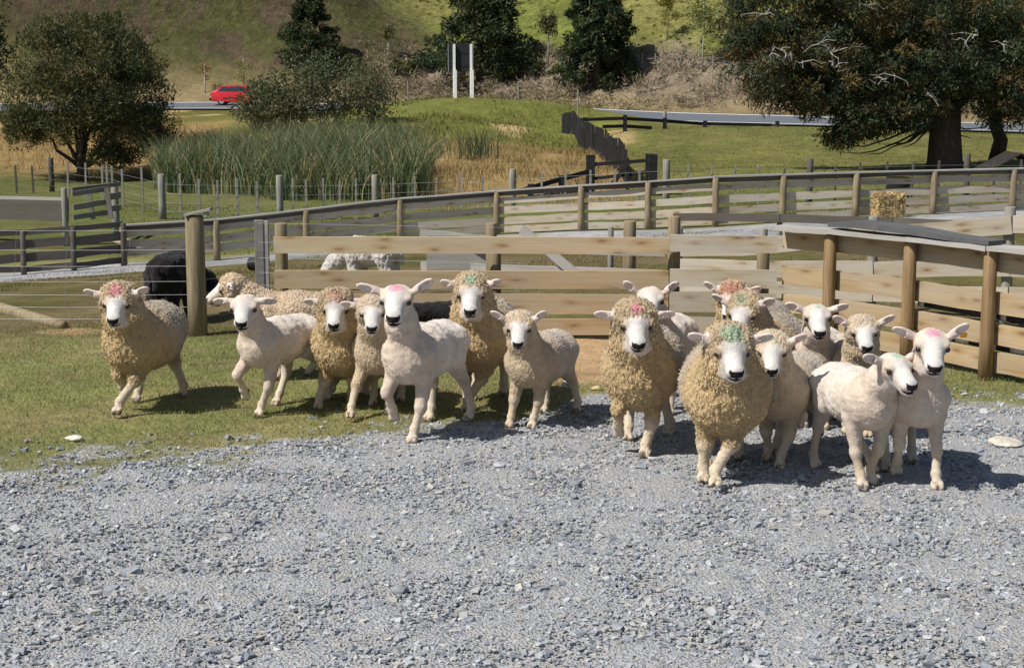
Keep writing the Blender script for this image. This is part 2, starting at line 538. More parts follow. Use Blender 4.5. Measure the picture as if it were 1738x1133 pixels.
# ---------------------------------------------------------------- road
m = N('asphalt', .8, .3)
wp = m.coord('Object')
m.color(m.mix(m.noise(wp, 3, 5), (.090, .100, .120), (.150, .160, .180)))
M_ASPH = m.m
xs = np.linspace(-130, 130, 261)
def strip(y0, y1, dz):
    V, F = [], []
    yn = road_yn(xs)
    for i, x in enumerate(xs):
        for yy in (yn[i] + y0, yn[i] + y1):
            V.append((x, yy, float(road_z(x, yy)) + dz))
    for i in range(len(xs) - 1):
        F.append((2 * i, 2 * i + 2, 2 * i + 3, 2 * i + 1))
    return mesh_np('road', np.array(V), np.array(F), True)
road = tag(add('road', strip(0, ROAD_W, 0.0), M_ASPH), kind='structure')
M_PAINT = plain('road_paint', (.78, .78, .75), .6)
add('edge_line', strip(ROAD_W - 1.0, ROAD_W - .55, .008), M_PAINT, road)
add('edge_line', strip(.8, 1.05, .008), M_PAINT, road)
# ---------------------------------------------------------------- animals: one continuous surface grown from a distance field
def surface_nets(fld):
    D = fld.D
    nx, ny, nz = D.shape
    S = D < 0
    cnt = np.zeros((nx - 1, ny - 1, nz - 1), np.int8)
    offs = [(a, b, c) for a in (0, 1) for b in (0, 1) for c in (0, 1)]
    for a, b, c in offs:
        cnt += S[a:nx - 1 + a, b:ny - 1 + b, c:nz - 1 + c]
    act = (cnt > 0) & (cnt < 8)
    cells = np.argwhere(act)
    cid = np.full(act.shape, -1, np.int32)
    cid[act] = np.arange(len(cells))
    corner = {o: D[cells[:, 0] + o[0], cells[:, 1] + o[1], cells[:, 2] + o[2]] for o in offs}
    acc = np.zeros((len(cells), 3)); num = np.zeros(len(cells))
    for o in offs:
        for ax in range(3):
            if o[ax] == 0:
                p = list(o); p[ax] = 1; p = tuple(p)
                d0, d1 = corner[o], corner[p]
                x = (d0 < 0) != (d1 < 0)
                t = d0[x] / (d0[x] - d1[x])
                pt = np.tile(np.array(o, float), (x.sum(), 1)); pt[:, ax] += t
                acc[x] += pt; num[x] += 1
    fr = acc / num[:, None]
    V = np.stack([fld.ax[i][cells[:, i]] + fr[:, i] * (fld.ax[i][cells[:, i] + 1] - fld.ax[i][cells[:, i]]) for i in range(3)], 1).astype(float)
    Q = []
    for ax in range(3):
        a1, a2 = [(1, 2), (2, 0), (0, 1)][ax]
        sl0 = [slice(None)] * 3; sl1 = [slice(None)] * 3
        sl0[ax] = slice(0, -1); sl1[ax] = slice(1, None)
        s0, s1 = S[tuple(sl0)], S[tuple(sl1)]
        e = np.argwhere(s0 != s1)
        e = e[(e[:, a1] > 0) & (e[:, a2] > 0) & (e[:, a1] < D.shape[a1] - 1) & (e[:, a2] < D.shape[a2] - 1)]
        ins = s0[e[:, 0], e[:, 1], e[:, 2]]
        def c(o1, o2):
            q = e.copy(); q[:, a1] -= o1; q[:, a2] -= o2
            return cid[q[:, 0], q[:, 1], q[:, 2]]
        quad = np.stack([c(1, 1), c(0, 1), c(0, 0), c(1, 0)], 1)
        quad[~ins] = quad[~ins][:, ::-1]
        Q.append(quad)
    return V, np.concatenate(Q)

class Field:
    def __init__(self, lo, hi, vox, fine=None, fvox=.0075):
        """grid with spacing vox; inside the box fine = (lo, hi) each axis is sampled at fvox"""
        self.vox = vox; self.ax = []
        for i in range(3):
            p, a_ = lo[i], [lo[i]]
            while p < hi[i]:
                st = vox
                if fine is not None:
                    st = fvox if fine[0][i] < p < fine[1][i] else vox
                p += st; a_.append(p)
            self.ax.append(np.array(a_, np.float32))
        self.n = np.array([len(a_) for a_ in self.ax])
        self.D = np.full(self.n, 1.0, np.float32)
    def _sub(self, lo, hi, k):
        m = k + 3 * self.vox
        i0 = [max(0, int(np.searchsorted(self.ax[i], lo[i] - m)) - 1) for i in range(3)]
        i1 = [min(int(self.n[i]), int(np.searchsorted(self.ax[i], hi[i] + m)) + 1) for i in range(3)]
        sl = tuple(slice(a, b) for a, b in zip(i0, i1))
        g = np.meshgrid(*[self.ax[i][sl[i]] for i in range(3)], indexing='ij')
        return sl, g
    def _join(self, sl, d, k, cut=False):
        a = self.D[sl]
        if cut:
            self.D[sl] = np.maximum(a, -d); return
        h = np.maximum(k - np.abs(a - d), 0) / k
        self.D[sl] = np.minimum(a, d) - h * h * k * .25
    def cap(self, a, b, r1, r2, k=.03, sx=1.0, cut=False):
        """tapered limb from a to b; sx widens it across the body"""
        a = np.array(a, float); b = np.array(b, float); r = max(r1, r2)
        ext = np.array([r * max(sx, 1), r, r])
        sl, (x, y, z) = self._sub(np.minimum(a, b) - ext, np.maximum(a, b) + ext, k)
        x = (x - a[0]) / sx; y = y - a[1]; z = z - a[2]
        d = b - a; d[0] /= sx
        t = np.clip((x * d[0] + y * d[1] + z * d[2]) / max((d ** 2).sum(), 1e-9), 0, 1)
        dist = np.sqrt((x - t * d[0]) ** 2 + (y - t * d[1]) ** 2 + (z - t * d[2]) ** 2) - (r1 + (r2 - r1) * t)
        self._join(sl, (dist * min(sx, 1)).astype(np.float32), k, cut)
    def ell(self, c, rad, A=None, k=.03, cut=False):
        """ellipsoid; rows of A are its axes"""
        c = np.array(c, float); rad = np.array(rad, float); r = rad.max()
        A = np.eye(3) if A is None else np.array(A, float)
        sl, (x, y, z) = self._sub(c - r, c + r, k)
        x = x - c[0]; y = y - c[1]; z = z - c[2]
        q = [(x * A[i, 0] + y * A[i, 1] + z * A[i, 2]) for i in range(3)]
        k0 = np.sqrt(sum((q[i] / rad[i]) ** 2 for i in range(3)))
        k1 = np.sqrt(sum((q[i] / rad[i] ** 2) ** 2 for i in range(3))) + 1e-6
        self._join(sl, (k0 * (k0 - 1) / k1).astype(np.float32), k, cut)

def vnormals(V, Q):
    n = np.cross(V[Q[:, 2]] - V[Q[:, 0]], V[Q[:, 3]] - V[Q[:, 1]])
    N_ = np.zeros_like(V)
    for i in range(4): np.add.at(N_, Q[:, i], n)
    return N_ / (np.linalg.norm(N_, axis=1, keepdims=True) + 1e-12)

# fleece / hide
m = N('fleece', .92, .12)
ob = m.coord('Object')
wl = m.attr('wool', 'Fac')
c0 = m.attr('col')
mpn = m.n('ShaderNodeMapping'); mpn.inputs['Scale'].default_value = (1, 1, .62); m.l(ob, mpn.inputs['Vector'])
lock = m.vor(mpn.outputs[0], 58)
curl = m.noise(ob, 160, 3, .6, 1.2)
soft = m.noise(ob, 14, 3)
cc = m.mix(1.0, c0, m.ramp(soft, [(.3, .86), (.7, 1.10)]), 'MULTIPLY')
cc = m.mix(1.0, cc, m.ramp(m.noise(ob, 120, 4, .7), [(.3, .86), (.7, 1.10)]), 'MULTIPLY')
cw = m.mix(1.0, cc, m.ramp(curl, [(.3, .80), (.7, 1.14)]), 'MULTIPLY')
m.color(m.mix(wl, cc, cw))
hw = m.math('ADD', m.math('MULTIPLY', lock, -1.3), m.math('MULTIPLY', curl, .8))
hs = m.math('MULTIPLY', m.noise(ob, 85, 5, .7), .75)
hm = m.n('ShaderNodeMix'); m.l(wl, hm.inputs[0]); m.l(hs, hm.inputs[2]); m.l(hw, hm.inputs[3])
m.bump(hm.outputs[0], .75, .012)
m.b.inputs['Sheen Weight'].default_value = .12
M_FLEECE = m.m
M_EYE = N('eye', .12, .6); M_EYE.b.inputs['Base Color'].default_value = (.012, .008, .006, 1); M_EYE = M_EYE.m
M_TAG = plain('orange_tag', (.85, .38, .03), .45)

PINK, GREEN, RED = (.78, .13, .33), (.17, .50, .36), (.48, .10, .10)
WOOL = dict(wool=1.0, tr=.076, fleece=(.50, .385, .245), side=(.47, .40, .315), chest=(.53, .385, .205))
HALF = dict(wool=.62, tr=.035, fleece=(.56, .45, .33), side=(.58, .50, .41), chest=(.55, .43, .29))
SHORN = dict(wool=.16, tr=0.0, fleece=(.65, .56, .47), side=(.68, .61, .54), chest=(.62, .505, .41))

def front_leg(kind, s, dx=0.0, dy=0.0):
    x = .105 * s
    if kind == 'plant':  K, F_, T = (x + dx * .45, .22 + dy * .55, .23), (x * .8 + dx, .21 + dy, .085), (x * .8 + dx, .245 + dy, .029)
    elif kind == 'reach': K, F_, T = (x + dx * .5, .38 + dy * .5, .275), (x * .7 + dx, .48 + dy, .115), (x * .7 + dx, .535 + dy, .062)
    elif kind == 'lift': K, F_, T = (x + dx * .6, .42 + dy, .325), (x * .9 + dx, .33 + dy, .195), (x * .9 + dx, .295 + dy, .140)
    else:                K, F_, T = (x + dx * .5, .14 + dy, .25), (x * .8 + dx, .02 + dy, .11), (x * .8 + dx, .0 + dy, .05)
    return (.105 * s, .22, .46), K, F_, T

def hind_leg(kind, s, dx=0.0, dy=0.0):
    x = .11 * s
    if kind == 'plant':  K, F_, T = (x, -.42 + dy * .6, .27), (x + dx, -.385 + dy, .085), (x + dx, -.345 + dy, .029)
    elif kind == 'back': K, F_, T = (x, -.50 + dy * .6, .30), (x + dx, -.60 + dy, .15), (x + dx, -.62 + dy, .085)
    else:                K, F_, T = (x, -.27 + dy * .6, .25), (x + dx, -.17 + dy, .085), (x + dx, -.125 + dy, .029)   # swung forward
    return (.105 * s, -.27, .46), K, F_, T

def sheep_mesh(coat, legs, neck=(0, 0, 0), yaw=0, pitch=50, roll=0, mark=None, mark_size=1.0, ears=(12, 12), earlen=1.0, seed=1, vox=.0120, plump=1.0, drop=0.0, face=(.64, .57, .51), poll=1.0, tone=1.0):
    """local frame: nose toward -Y, up +Z; built here with f = -y.  neck = (side, forward, up) shift of the head"""
    r = np.random.default_rng(seed)
    tr = coat['tr'] * plump; woolly = coat['wool']
    hx, hy, hz = neck[0], -(.47 + neck[1]), .945 + neck[2] - drop
    fld = Field((-.52, -1.02, -.03), (.52, .86, 1.30), vox, ((hx - .15, hy - .33, hz - .26), (hx + .15, hy - .02, hz + .12)), min(vox, .0072))
    L = lambda p: (p[0], -p[1], p[2] - drop * (1 if p[2] > .3 else p[2] / .3))
    sx = 1.0 + .06 * (woolly > .8)
    # trunk
    fld.cap(L((0, -.34, .585)), L((0, -.02, .565)), .150 + tr, .180 + tr, .06, sx)
    fld.cap(L((0, -.02, .565)), L((0, .24, .565)), .180 + tr, .168 + tr * .95, .06, sx)
    fld.ell(L((0, -.05, .525)), (.17 + tr, .30 + tr, .150 + tr * .75), k=.06)
    fld.ell(L((0, .285, .535)), (.135 + tr, .12 + tr * .8, .150 + tr), k=.06)
    fld.cap(L((0, -.45, .60)), L((0, -.53, .47)), .045 + tr * .3, .035 + tr * .2, .04)   # tail
    O = np.array([neck[0], .47 + neck[1], .945 + neck[2]])
    nb = (0, .27, .64)
    nr0, nr1 = .125 + tr * .85, .083 + tr * .75
    midn = (O[0] * .45, (.27 + O[1]) / 2 + .015, (.62 + O[2]) / 2)
    fld.cap(L(nb), L(midn), nr0, (nr0 + nr1) / 2, .07)
    fld.cap(L(midn), L((O[0], O[1] - .035, O[2] - .02)), (nr0 + nr1) / 2, nr1, .05)
    # head frame
    yw, pt, rl = R(yaw), R(pitch), R(roll)
    a = np.array([math.sin(yw) * math.cos(pt), math.cos(yw) * math.cos(pt), -math.sin(pt)])
    b = np.array([math.cos(yw), -math.sin(yw), 0.0])
    c = np.cross(b, a)
    if c[2] < 0: c = -c
    b2 = b * math.cos(rl) + c * math.sin(rl); c = c * math.cos(rl) - b * math.sin(rl); b = b2
    HB = 1.20
    def H(pa, pb, pc): return O + a * pa * .95 + b * pb * HB + c * pc
    def E3(x_, y_, z_): return (x_, y_ * HB, z_)
    fl = lambda v: np.array([v[0], -v[1], v[2]])
    AX = [fl(a), fl(b), fl(c)]
    hk = .028
    fld.ell(L(H(.025, 0, .0)), E3(.105, .092, .086), AX, hk)
    fld.cap(L(H(.07, 0, .004)), L(H(.205, 0, -.006)), .079, .055, hk)
    fld.ell(L(H(.230, 0, -.008)), E3(.040, .050, .040), AX, .02)
    fld.ell(L(H(.228, 0, -.052)), E3(.040, .038, .026), AX, .010)
    fld.cap(L(H(.03, 0, -.055)), L(H(.19, 0, -.046)), .060, .036, hk)
    for s in (-1, 1):
        fld.ell(L(H(.074, .062 * s, .042)), E3(.034, .026, .020), AX, .02)
        fld.ell(L(H(.104, .080 * s, .020)), (.019, .014, .014), AX, cut=True)
        fld.ell(L(H(.272, .021 * s, .010)), (.016, .010, .008), AX, cut=True)
    fld.ell(L(H(.266, 0, -.038)), E3(.026, .034, .0075), AX, cut=True)
    if woolly > .5:
        w = (.035 + tr * .45)
        fld.ell(L(H(-.020, 0, .026)), E3(.088 + w * .4, .080 + w * .65, .070 + w * .42 * poll), AX, .04)
        for s in (-1, 1):
            fld.ell(L(H(.022, .062 * s, -.040)), E3(.066, .042 + w * .30, .075), AX, .03)
    earseg = []
    for s, el in ((-1, ears[0]), (1, ears[1])):
        e = R(el)
        base = H(.004, .086 * s, .035)
        d = b * s * math.cos(e) + c * math.sin(e) * .85 + a * (-.10)
        d /= np.linalg.norm(d)
        ew = np.cross(d, a); ew /= np.linalg.norm(ew)
        en = np.cross(d, ew)
        base = base + d * (.02 if woolly > .5 else 0)
        earseg.append((base, d))
        fld.cap(L(base), L(base + d * .05), .026, .028, .02)
        fld.ell(L(base + d * .085 * earlen), (.068 * earlen, .037, .0135), [fl(d), fl(ew), fl(en)], .014)
        fld.ell(L(base + d * .090 * earlen + a * .012), (.050 * earlen, .022, .010), [fl(d), fl(ew), fl(en)], cut=True)
    lw = .006 + tr * .12
    for i, (kind, dx, dy) in enumerate(legs):
        s = (-1, 1)[i % 2]
        if i < 2:
            E, K, F_, T = front_leg(kind, s, dx, dy)
            fld.cap(L((.09 * s, .25, .56)), L(E), .105 + tr * .5, .070 + tr * .40, .05)
            fld.cap(L(E), L(K), .058 + lw * 2.0, .034 + lw, .03)
        else:
            E, K, F_, T = hind_leg(kind, s, dx, dy)
            fld.cap(L((.085 * s, -.32, .58)), L(E), .128 + tr * .55, .088 + tr * .45, .05)
            fld.cap(L(E), L(K), .070 + lw * 1.8, .034 + lw, .03)
        fld.ell(L(K), (.037 + lw, .040 + lw, .050 + lw), k=.015)
        fld.cap(L(K), L(F_), .027 + lw * .8, .0235 + lw * .7, .015)
        fld.ell(L(F_), (.031 + lw * .6, .034 + lw * .6, .034), k=.012)
        tdir = np.array(T) - np.array(F_)
        fld.cap(L(F_), L(T), .027 + lw * .5, .029, .010)
        for q in (-1, 1):
            fld.cap(L((T[0] + .017 * q, T[1] + .006, T[2])), L(np.array(T) + tdir * .25 + np.array([.020 * q, .016, -.004])), .026, .021, .006)
    V, Q = surface_nets(fld)
    Nn = vnormals(V, Q)
    f = -V[:, 1]; z = V[:, 2] + drop
    hv = np.stack([V[:, 0], f, z], 1) - O
    ha, hb, hc = hv @ a / .95, hv @ b / HB, hv @ c
    hr = np.sqrt(hb ** 2 + hc ** 2)
    # ---- where fleece grows
    inhead = (ha > -.03) & (hr < .20) & (z > O[2] - .32)
    if woolly > .5:
        nz = (fbm(V * 40, 2, seed + 40) - .5) * .05
        half = .050 + .30 * np.maximum(ha - .10, 0) + .25 * np.maximum(hc + .01, 0)
        facew = sstep(.035, .095, ha + nz - .20 * np.maximum(hc - .05, 0)) * sstep(.012, -.012, np.abs(hb) - half + nz * .4) * sstep(-.09, -.05, hc + .40 * np.maximum(ha - .12, 0) + nz * .5) * sstep(.135, .115, hr) * inhead
    else:
        facew = sstep(-.02, .05, ha) * sstep(.16, .12, hr) * inhead
    earw = np.zeros(len(V))
    P0 = np.stack([V[:, 0], f, z], 1)
    for bs, d_ in earseg:
        q = P0 - bs; t_ = q @ d_
        rr = np.linalg.norm(q - t_[:, None] * d_, axis=1)
        earw = np.maximum(earw, sstep(.012, .03, t_) * sstep(.055, .045, rr) * (t_ < .2))
    legw = sstep(.30, .20, z)
    wv = woolly * (1 - facew) * (1 - earw) * (1 - legw * .75)
    # ---- relief of the fleece
    pn = V + (np.stack([fbm(V * 9, 2, seed), fbm(V * 9, 2, seed + 3), fbm(V * 9, 2, seed + 5)], 1) - .5) * .05
    ps = pn * np.array([1, 1, .60])
    if woolly > .5:
        w1 = worley(ps * 36 + seed, seed); w2 = worley(ps * 66 + seed, seed + 9)
        rel = (.55 - w1 ** 1.0) * .020 + (.45 - w2) * .008 + (fbm(V * 7, 2, seed + 11) - .5) * .030
        amp = .55 + .45 * sstep(.05, .25, f)
        disp = rel * wv * amp * (.8 if woolly < .8 else 1.0)
        stain = sstep(.62, .25, w1)
    else:
        rel = (fbm(V * np.array([16, 16, 30]), 3, seed) - .5) * .016 + (np.abs(fbm(V * np.array([9, 12, 4]), 2, seed + 2) - .5)) * -.030
        disp = rel * (1 - facew) * (1 - earw) * sstep(.12, .3, z)
    V = V + Nn * disp[:, None]
    # ---- colours
    def mixc(c_, m_, col): return c_ * (1 - m_[:, None]) + np.array(col, float)[None] * m_[:, None]
    n1 = fbm(V * 5, 3, seed + 20); n2 = fbm(V * 22, 2, seed + 21)
    C = np.tile(np.array(coat['fleece'], float), (len(V), 1))
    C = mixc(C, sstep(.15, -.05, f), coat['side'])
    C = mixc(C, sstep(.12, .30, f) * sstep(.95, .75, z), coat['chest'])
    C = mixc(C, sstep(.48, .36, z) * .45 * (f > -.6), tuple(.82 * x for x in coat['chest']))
    C *= (.88 + .24 * n1)[:, None]
    C = mixc(C, legw * .8, (.64, .545, .43))
    C = mixc(C, legw * sstep(.56, .68, n1) * .4, (.50, .36, .17))
    C = mixc(C, facew, face)
    C = mixc(C, facew * sstep(.06, .03, np.abs(hb)) * sstep(.05, .10, ha) * .6, (.74, .72, .70))
    C = mixc(C, facew * sstep(.195, .225, ha) * sstep(.02, -.01, hc) * .5, (.66, .48, .43))
    C = mixc(C, facew * sstep(.10, .02, ha) * (.8 if woolly <= .5 else .3), coat['fleece'])
    C = mixc(C, facew * sstep(-.02, -.07, hc) * sstep(.20, .12, ha) * .6, coat['fleece'])
    C = mixc(C, facew * sstep(.045, .075, np.abs(hb)) * sstep(.20, .10, ha) * .75 * np.clip(n2 * 1.8, 0, 1), (.60, .48, .37))
    if woolly > .5 and poll > 0:
        pass
    C = mixc(C, earw, (.74, .62, .56))
    C = mixc(C, earw * (ha > .0) * sstep(.5, .6, n2) * .4, (.52, .36, .31))
    eyew = sum(np.exp(-(((ha - .104) / .021) ** 2 + ((hb - .078 * s) / .017) ** 2 + ((hc - .020) / .014) ** 2)) for s in (-1, 1))
    C = mixc(C, np.clip(eyew * 1.2, 0, 1) * inhead, (.045, .03, .025))
    nose = (ha > .228) & (np.abs(hb) < .038 - .35 * np.maximum(0, .010 - hc)) & (hc > -.016) & (hc < .024)
    C[nose & inhead] = (.018, .015, .016)
    ph = (ha > .25) & (np.abs(hb) < .009) & (hc > -.040) & (hc <= -.01)
    C[ph & inhead] = (.03, .02, .02)
    mouth = (ha > .215) & (np.abs(hc + .038) < .0085) & (np.abs(hb) < .040)
    C[mouth & inhead] = (.05, .032, .03)
    if mark is not None:
        ms = mark_size
        n3 = fbm(V * 55, 2, seed + 60)
        d2 = ((ha - (.015 if woolly > .5 else .02)) / (.062 * ms)) ** 2 + (hb / (.050 * ms)) ** 2
        mw = np.where((ha > -.10) & (hc > .02) & (hr < .25) & (z > O[2] - .12), sstep(1.5, .2, d2 + (n2 - .5) * .6 + (n3 - .5) * 1.6), 0)
        C = mixc(C, mw * (.46 if woolly > .5 else .62), mark)
    hoof = sstep(.05, .03, z) * 1.0
    tipz = z < .30
    # hooves: lowest part of each foot
    hw = np.zeros(len(V))
    for i, (kind, dx, dy) in enumerate(legs):
        s = (-1, 1)[i % 2]
        _, K, F_, T = (front_leg if i < 2 else hind_leg)(kind, s, dx, dy)
        t = np.array(T); d = t - np.array(F_); d /= np.linalg.norm(d)
        q = np.stack([V[:, 0], f, z], 1) - t
        near = (q ** 2).sum(1) < .09 ** 2
        hw = np.maximum(hw, near * sstep(-.016, .006, q @ d - .35 * np.abs(n2 - .5)))
    C = mixc(C, hw * .9, (.13, .095, .07))
    C *= tone
    C = np.clip(C, 0, 1)
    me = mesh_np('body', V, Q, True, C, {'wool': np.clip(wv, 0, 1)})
    locks = None
    if True:
        cand = np.nonzero((facew < .25) & (earw < .3) & (eyew < .05) & (hw < .3))[0]
        pick = r.choice(cand, 8000 if woolly > .8 else 6000)
        Nv = vnormals(V, Q)[pick]
        jit = r.normal(0, 1, (len(pick), 3))
        d = Nv * .75 + jit * .45 + np.array([0, 0, -.35]); d /= np.linalg.norm(d, axis=1, keepdims=True)
        sd = np.cross(d, Nv + jit * .3); sd /= np.linalg.norm(sd, axis=1, keepdims=True)
        ln = (r.uniform(.008, .021, len(pick)) * (.32 + .68 * np.clip(wv[pick], 0, 1)))[:, None]; wd = (r.uniform(.003, .006, len(pick)) * (.5 + .5 * np.clip(wv[pick], 0, 1)))[:, None]
        b0 = V[pick] - Nv * .003 + jit * .002
        LV = np.stack([b0 - sd * wd, b0 + sd * wd, b0 + d * ln + Nv * .002], 1).reshape(-1, 3)
        LF = np.arange(len(LV)).reshape(-1, 3)
        LC = np.repeat(np.clip(C[pick] * r.uniform(.85, 1.18, (len(pick), 1)), 0, 1), 3, 0)
        locks = mesh_np('wool_locks', LV, LF, False, LC, {'wool': np.ones(len(LV)) * .3})
    eyes = [fl(H(.103, .073 * s, .021)) - np.array([0, 0, drop]) for s in (-1, 1)]
    tagp = fl(H(.0, .16, .05)) - np.array([0, 0, drop])
    axes = Matrix([tuple(v) for v in (fl(b), -fl(c), fl(a))]).transposed()
    return me, eyes, tagp, axes, locks

_eye_me = None
def eye_mesh():
    global _eye_me
    if _eye_me is None:
        bm = bmesh.new(); bmesh.ops.create_icosphere(bm, subdivisions=2, radius=.0185)
        _eye_me = bpy.data.meshes.new('eye'); bm.to_mesh(_eye_me); bm.free()
        for p in _eye_me.polygons: p.use_smooth = True
    return _eye_me

def sheep(px, py, heading, coat, legs, label, scale=1.0, tagged=False, group='sheep running across the yard', **k):
    g = GP(px, py)
    root = empty('sheep', (g.x, g.y, g.z), -R(heading), label, 'sheep', group)
    me, eyes, tagp, axes, locks = sheep_mesh(coat, legs, **k)
    M = WM[root.name] @ Matrix.Scale(scale, 4)
    add('body', me, M_FLEECE, root, M)
    if locks is not None: tag(add('wool_locks', locks, M_FLEECE, root, M), kind='stuff')
    for e in eyes:
        add('eye', eye_mesh(), M_EYE, root, M @ Matrix.Translation(Vector(e)) @ Matrix.Diagonal((1, 1, 1, 1)))
    if tagged:
        T = M @ Matrix.Translation(Vector(tagp)) @ axes.to_4x4()
        add('ear_tag', MB().box(-.02, .02, -.018, .018, -.004, .004).mesh('ear_tag'), M_TAG, root, T)
    return root

PL, RE, LI, BK, FW = 'plant', 'reach', 'lift', 'back', 'fwd'
def run_sheep():
    sheep(250, 686, 5, WOOL, [(LI, -.02, -.10), (RE, -.14, -.02), (FW, -.02, 0), (PL, .08, 0)],
          'thick fleeced sheep with faint pink forehead leading the flock alone on the grass', yaw=4, pitch=37, mark=PINK, mark_size=.9, ears=(18, 32), seed=1, neck=(-.05, -.04, -.02))
    sheep(474, 693, 26, SHORN, [(LI, -.05, -.05), (PL, -.06, .06), (FW, 0, 0), (BK, .03, .05)],
          'freshly shorn pale sheep without a head mark running on the grass', yaw=26, pitch=33, ears=(-10, -8), seed=2, neck=(0, -.05, -.04))
    sheep(500, 640, 84, dict(WOOL, fleece=(.60, .46, .31), side=(.58, .45, .31), chest=(.60, .47, .34), tr=.05), [(PL, 0, 0), (PL, 0, -.1), (FW, 0, 0), (PL, 0, 0)],
          'tan sheep running sideways in profile behind the shorn sheep', yaw=6, pitch=28, seed=3, vox=.0135, neck=(0, .08, -.10), ears=(-5, -5), scale=.97, face=(.66, .54, .42))
    sheep(594, 682, 6, WOOL, [(PL, -.12, .02), (BK, -.05, .08), (FW, -.1, 0), (PL, -.05, 0)],
          'brownish fleeced sheep with dull pink wool on its head beside the shorn sheep', yaw=4, pitch=37, mark=(.55, .26, .24), mark_size=1.1, seed=4, scale=.98, neck=(0, -.04, -.04), drop=.02, tone=.93, ears=(-5, 0))
    sheep(650, 692, 4, HALF, [(RE, -.12, 0), (PL, 0, 0), (FW, 0, 0), (PL, 0, 0)],
          'unmarked curly sheep half hidden behind the shorn pink-marked one', yaw=6, pitch=35, seed=5, vox=.0135, scale=.92, ears=(8, 2), tone=.95)
    sheep(720, 731, 20, SHORN, [(LI, -.03, -.08), (PL, -.02, .10), (PL, 0, 0), (PL, .05, -.10)],
          'tall shorn sheep with bright pink forehead and wide ears stepping off the grass', yaw=16, pitch=31, mark=PINK, mark_size=.9, ears=(16, 38), seed=6, scale=1.09, neck=(0, -.05, .05), earlen=1.15)
    sheep(820, 684, 8, WOOL, [(PL, 0, .04), (RE, -.12, -.06), (FW, 0, 0), (PL, 0, 0)],
          'fleeced sheep with green dye on its crown beside a small sheep', yaw=6, pitch=37, mark=GREEN, mark_size=.75, ears=(22, 26), earlen=.8, seed=7, scale=1.03, neck=(-.02, -.05, .02))
    sheep(917, 713, 24, HALF, [(PL, -.06, .10), (PL, -.03, .06), (PL, 0, 0), (PL, .05, -.12)],
          'small short woolled sheep with upright ears and no dye', yaw=19, pitch=37, ears=(40, 46), seed=8, scale=.88, neck=(0, -.02, -.02), poll=.3)
    sheep(1089, 754, 10, WOOL, [(LI, -.04, -.04), (PL, -.03, .10), (FW, 0, 0), (PL, .05, -.04)],
          'curly fleeced sheep with pink dye on its brow at the edge of the gravel', yaw=14, pitch=37, mark=PINK, mark_size=.7, ears=(4, 0), seed=9, scale=1.04, neck=(-.02, -.04, 0))
    sheep(1130, 690, 16, SHORN, [(PL, 0, 0), (PL, 0, .05), (PL, 0, 0), (PL, 0, 0)],
          'shorn sheep peeping over the curly pink-browed sheep', yaw=12, pitch=33, ears=(48, 46), seed=10, vox=.0135, scale=.99, neck=(-.05, 0, .03))
    sheep(1296, 712, 26, WOOL, [(PL, 0, 0), (PL, 0, .05), (PL, 0, 0), (PL, 0, 0)],
          'dark fleeced sheep with pale green crown at the back of the bunch', yaw=-4, pitch=43, mark=(.28, .46, .34), mark_size=.8, ears=(34, 34), seed=11, scale=.99, neck=(-.02, 0, 0), tone=.92)
    sheep(1274, 668, 30, WOOL, [(PL, 0, 0), (PL, 0, .05), (PL, 0, 0), (PL, 0, 0)],
          'sheep with red dyed crown mostly hidden behind the green-crowned sheep', yaw=10, pitch=40, mark=RED, mark_size=1.6, ears=(44, 30), seed=12, vox=.0135, scale=.96, neck=(0, 0, -.02))
    sheep(1228, 800, 6, WOOL, [(PL, -.05, .02), (RE, -.14, -.06), (FW, 0, 0), (PL, 0, -.02)],
          'big round fleeced sheep with green dyed forehead at the front on the gravel', yaw=12, pitch=36, mark=GREEN, mark_size=1.15, ears=(20, 10), seed=13, scale=1.05, neck=(.0, -.03, -.05), plump=1.1)
    sheep(1334, 776, 24, HALF, [(PL, -.02, -.08), (PL, -.05, .08), (FW, 0, 0), (BK, 0, 0)],
          'smaller short woolled sheep with a small green dot between two bigger sheep', yaw=16, pitch=39, mark=GREEN, mark_size=.45, ears=(8, 34), seed=14, scale=.92, neck=(-.02, -.02, -.02), poll=.3)
    sheep(1384, 714, 14, SHORN, [(PL, 0, 0), (PL, 0, .05), (PL, 0, 0), (PL, 0, 0)],
          'shorn white sheep with green dot holding its head high at the back', yaw=12, pitch=31, mark=GREEN, mark_size=.5, ears=(24, 18), seed=15, vox=.0125, scale=.96)
    sheep(1446, 726, 4, HALF, [(PL, 0, 0), (PL, 0, .05), (PL, 0, 0), (PL, 0, 0)],
          'unmarked cream sheep facing forward behind the front shorn sheep', yaw=4, pitch=33, ears=(34, 36), seed=16, vox=.0135, scale=.90, poll=.2, neck=(-.02, 0, -.02))
    sheep(1448, 808, -10, SHORN, [(PL, .02, .06), (PL, -.03, -.06), (PL, -.05, .05), (FW, .06, .06)],
          'shorn sheep with pale green stripe turning its head at the front of the flock', yaw=14, pitch=27, mark=GREEN, mark_size=.6, ears=(22, 30), seed=17, scale=.98, neck=(.05, -.04, -.10), plump=1.1)
    sheep(1540, 806, 2, SHORN, [(BK, 0, .05), (PL, .03, .08), (FW, 0, 0), (PL, 0, 0)],
          'shorn sheep with pink forehead and an orange ear tag', yaw=-4, pitch=37, mark=PINK, mark_size=.75, ears=(26, 48), seed=18, scale=1.02, tagged=True, neck=(.01, -.04, .02))
run_sheep()
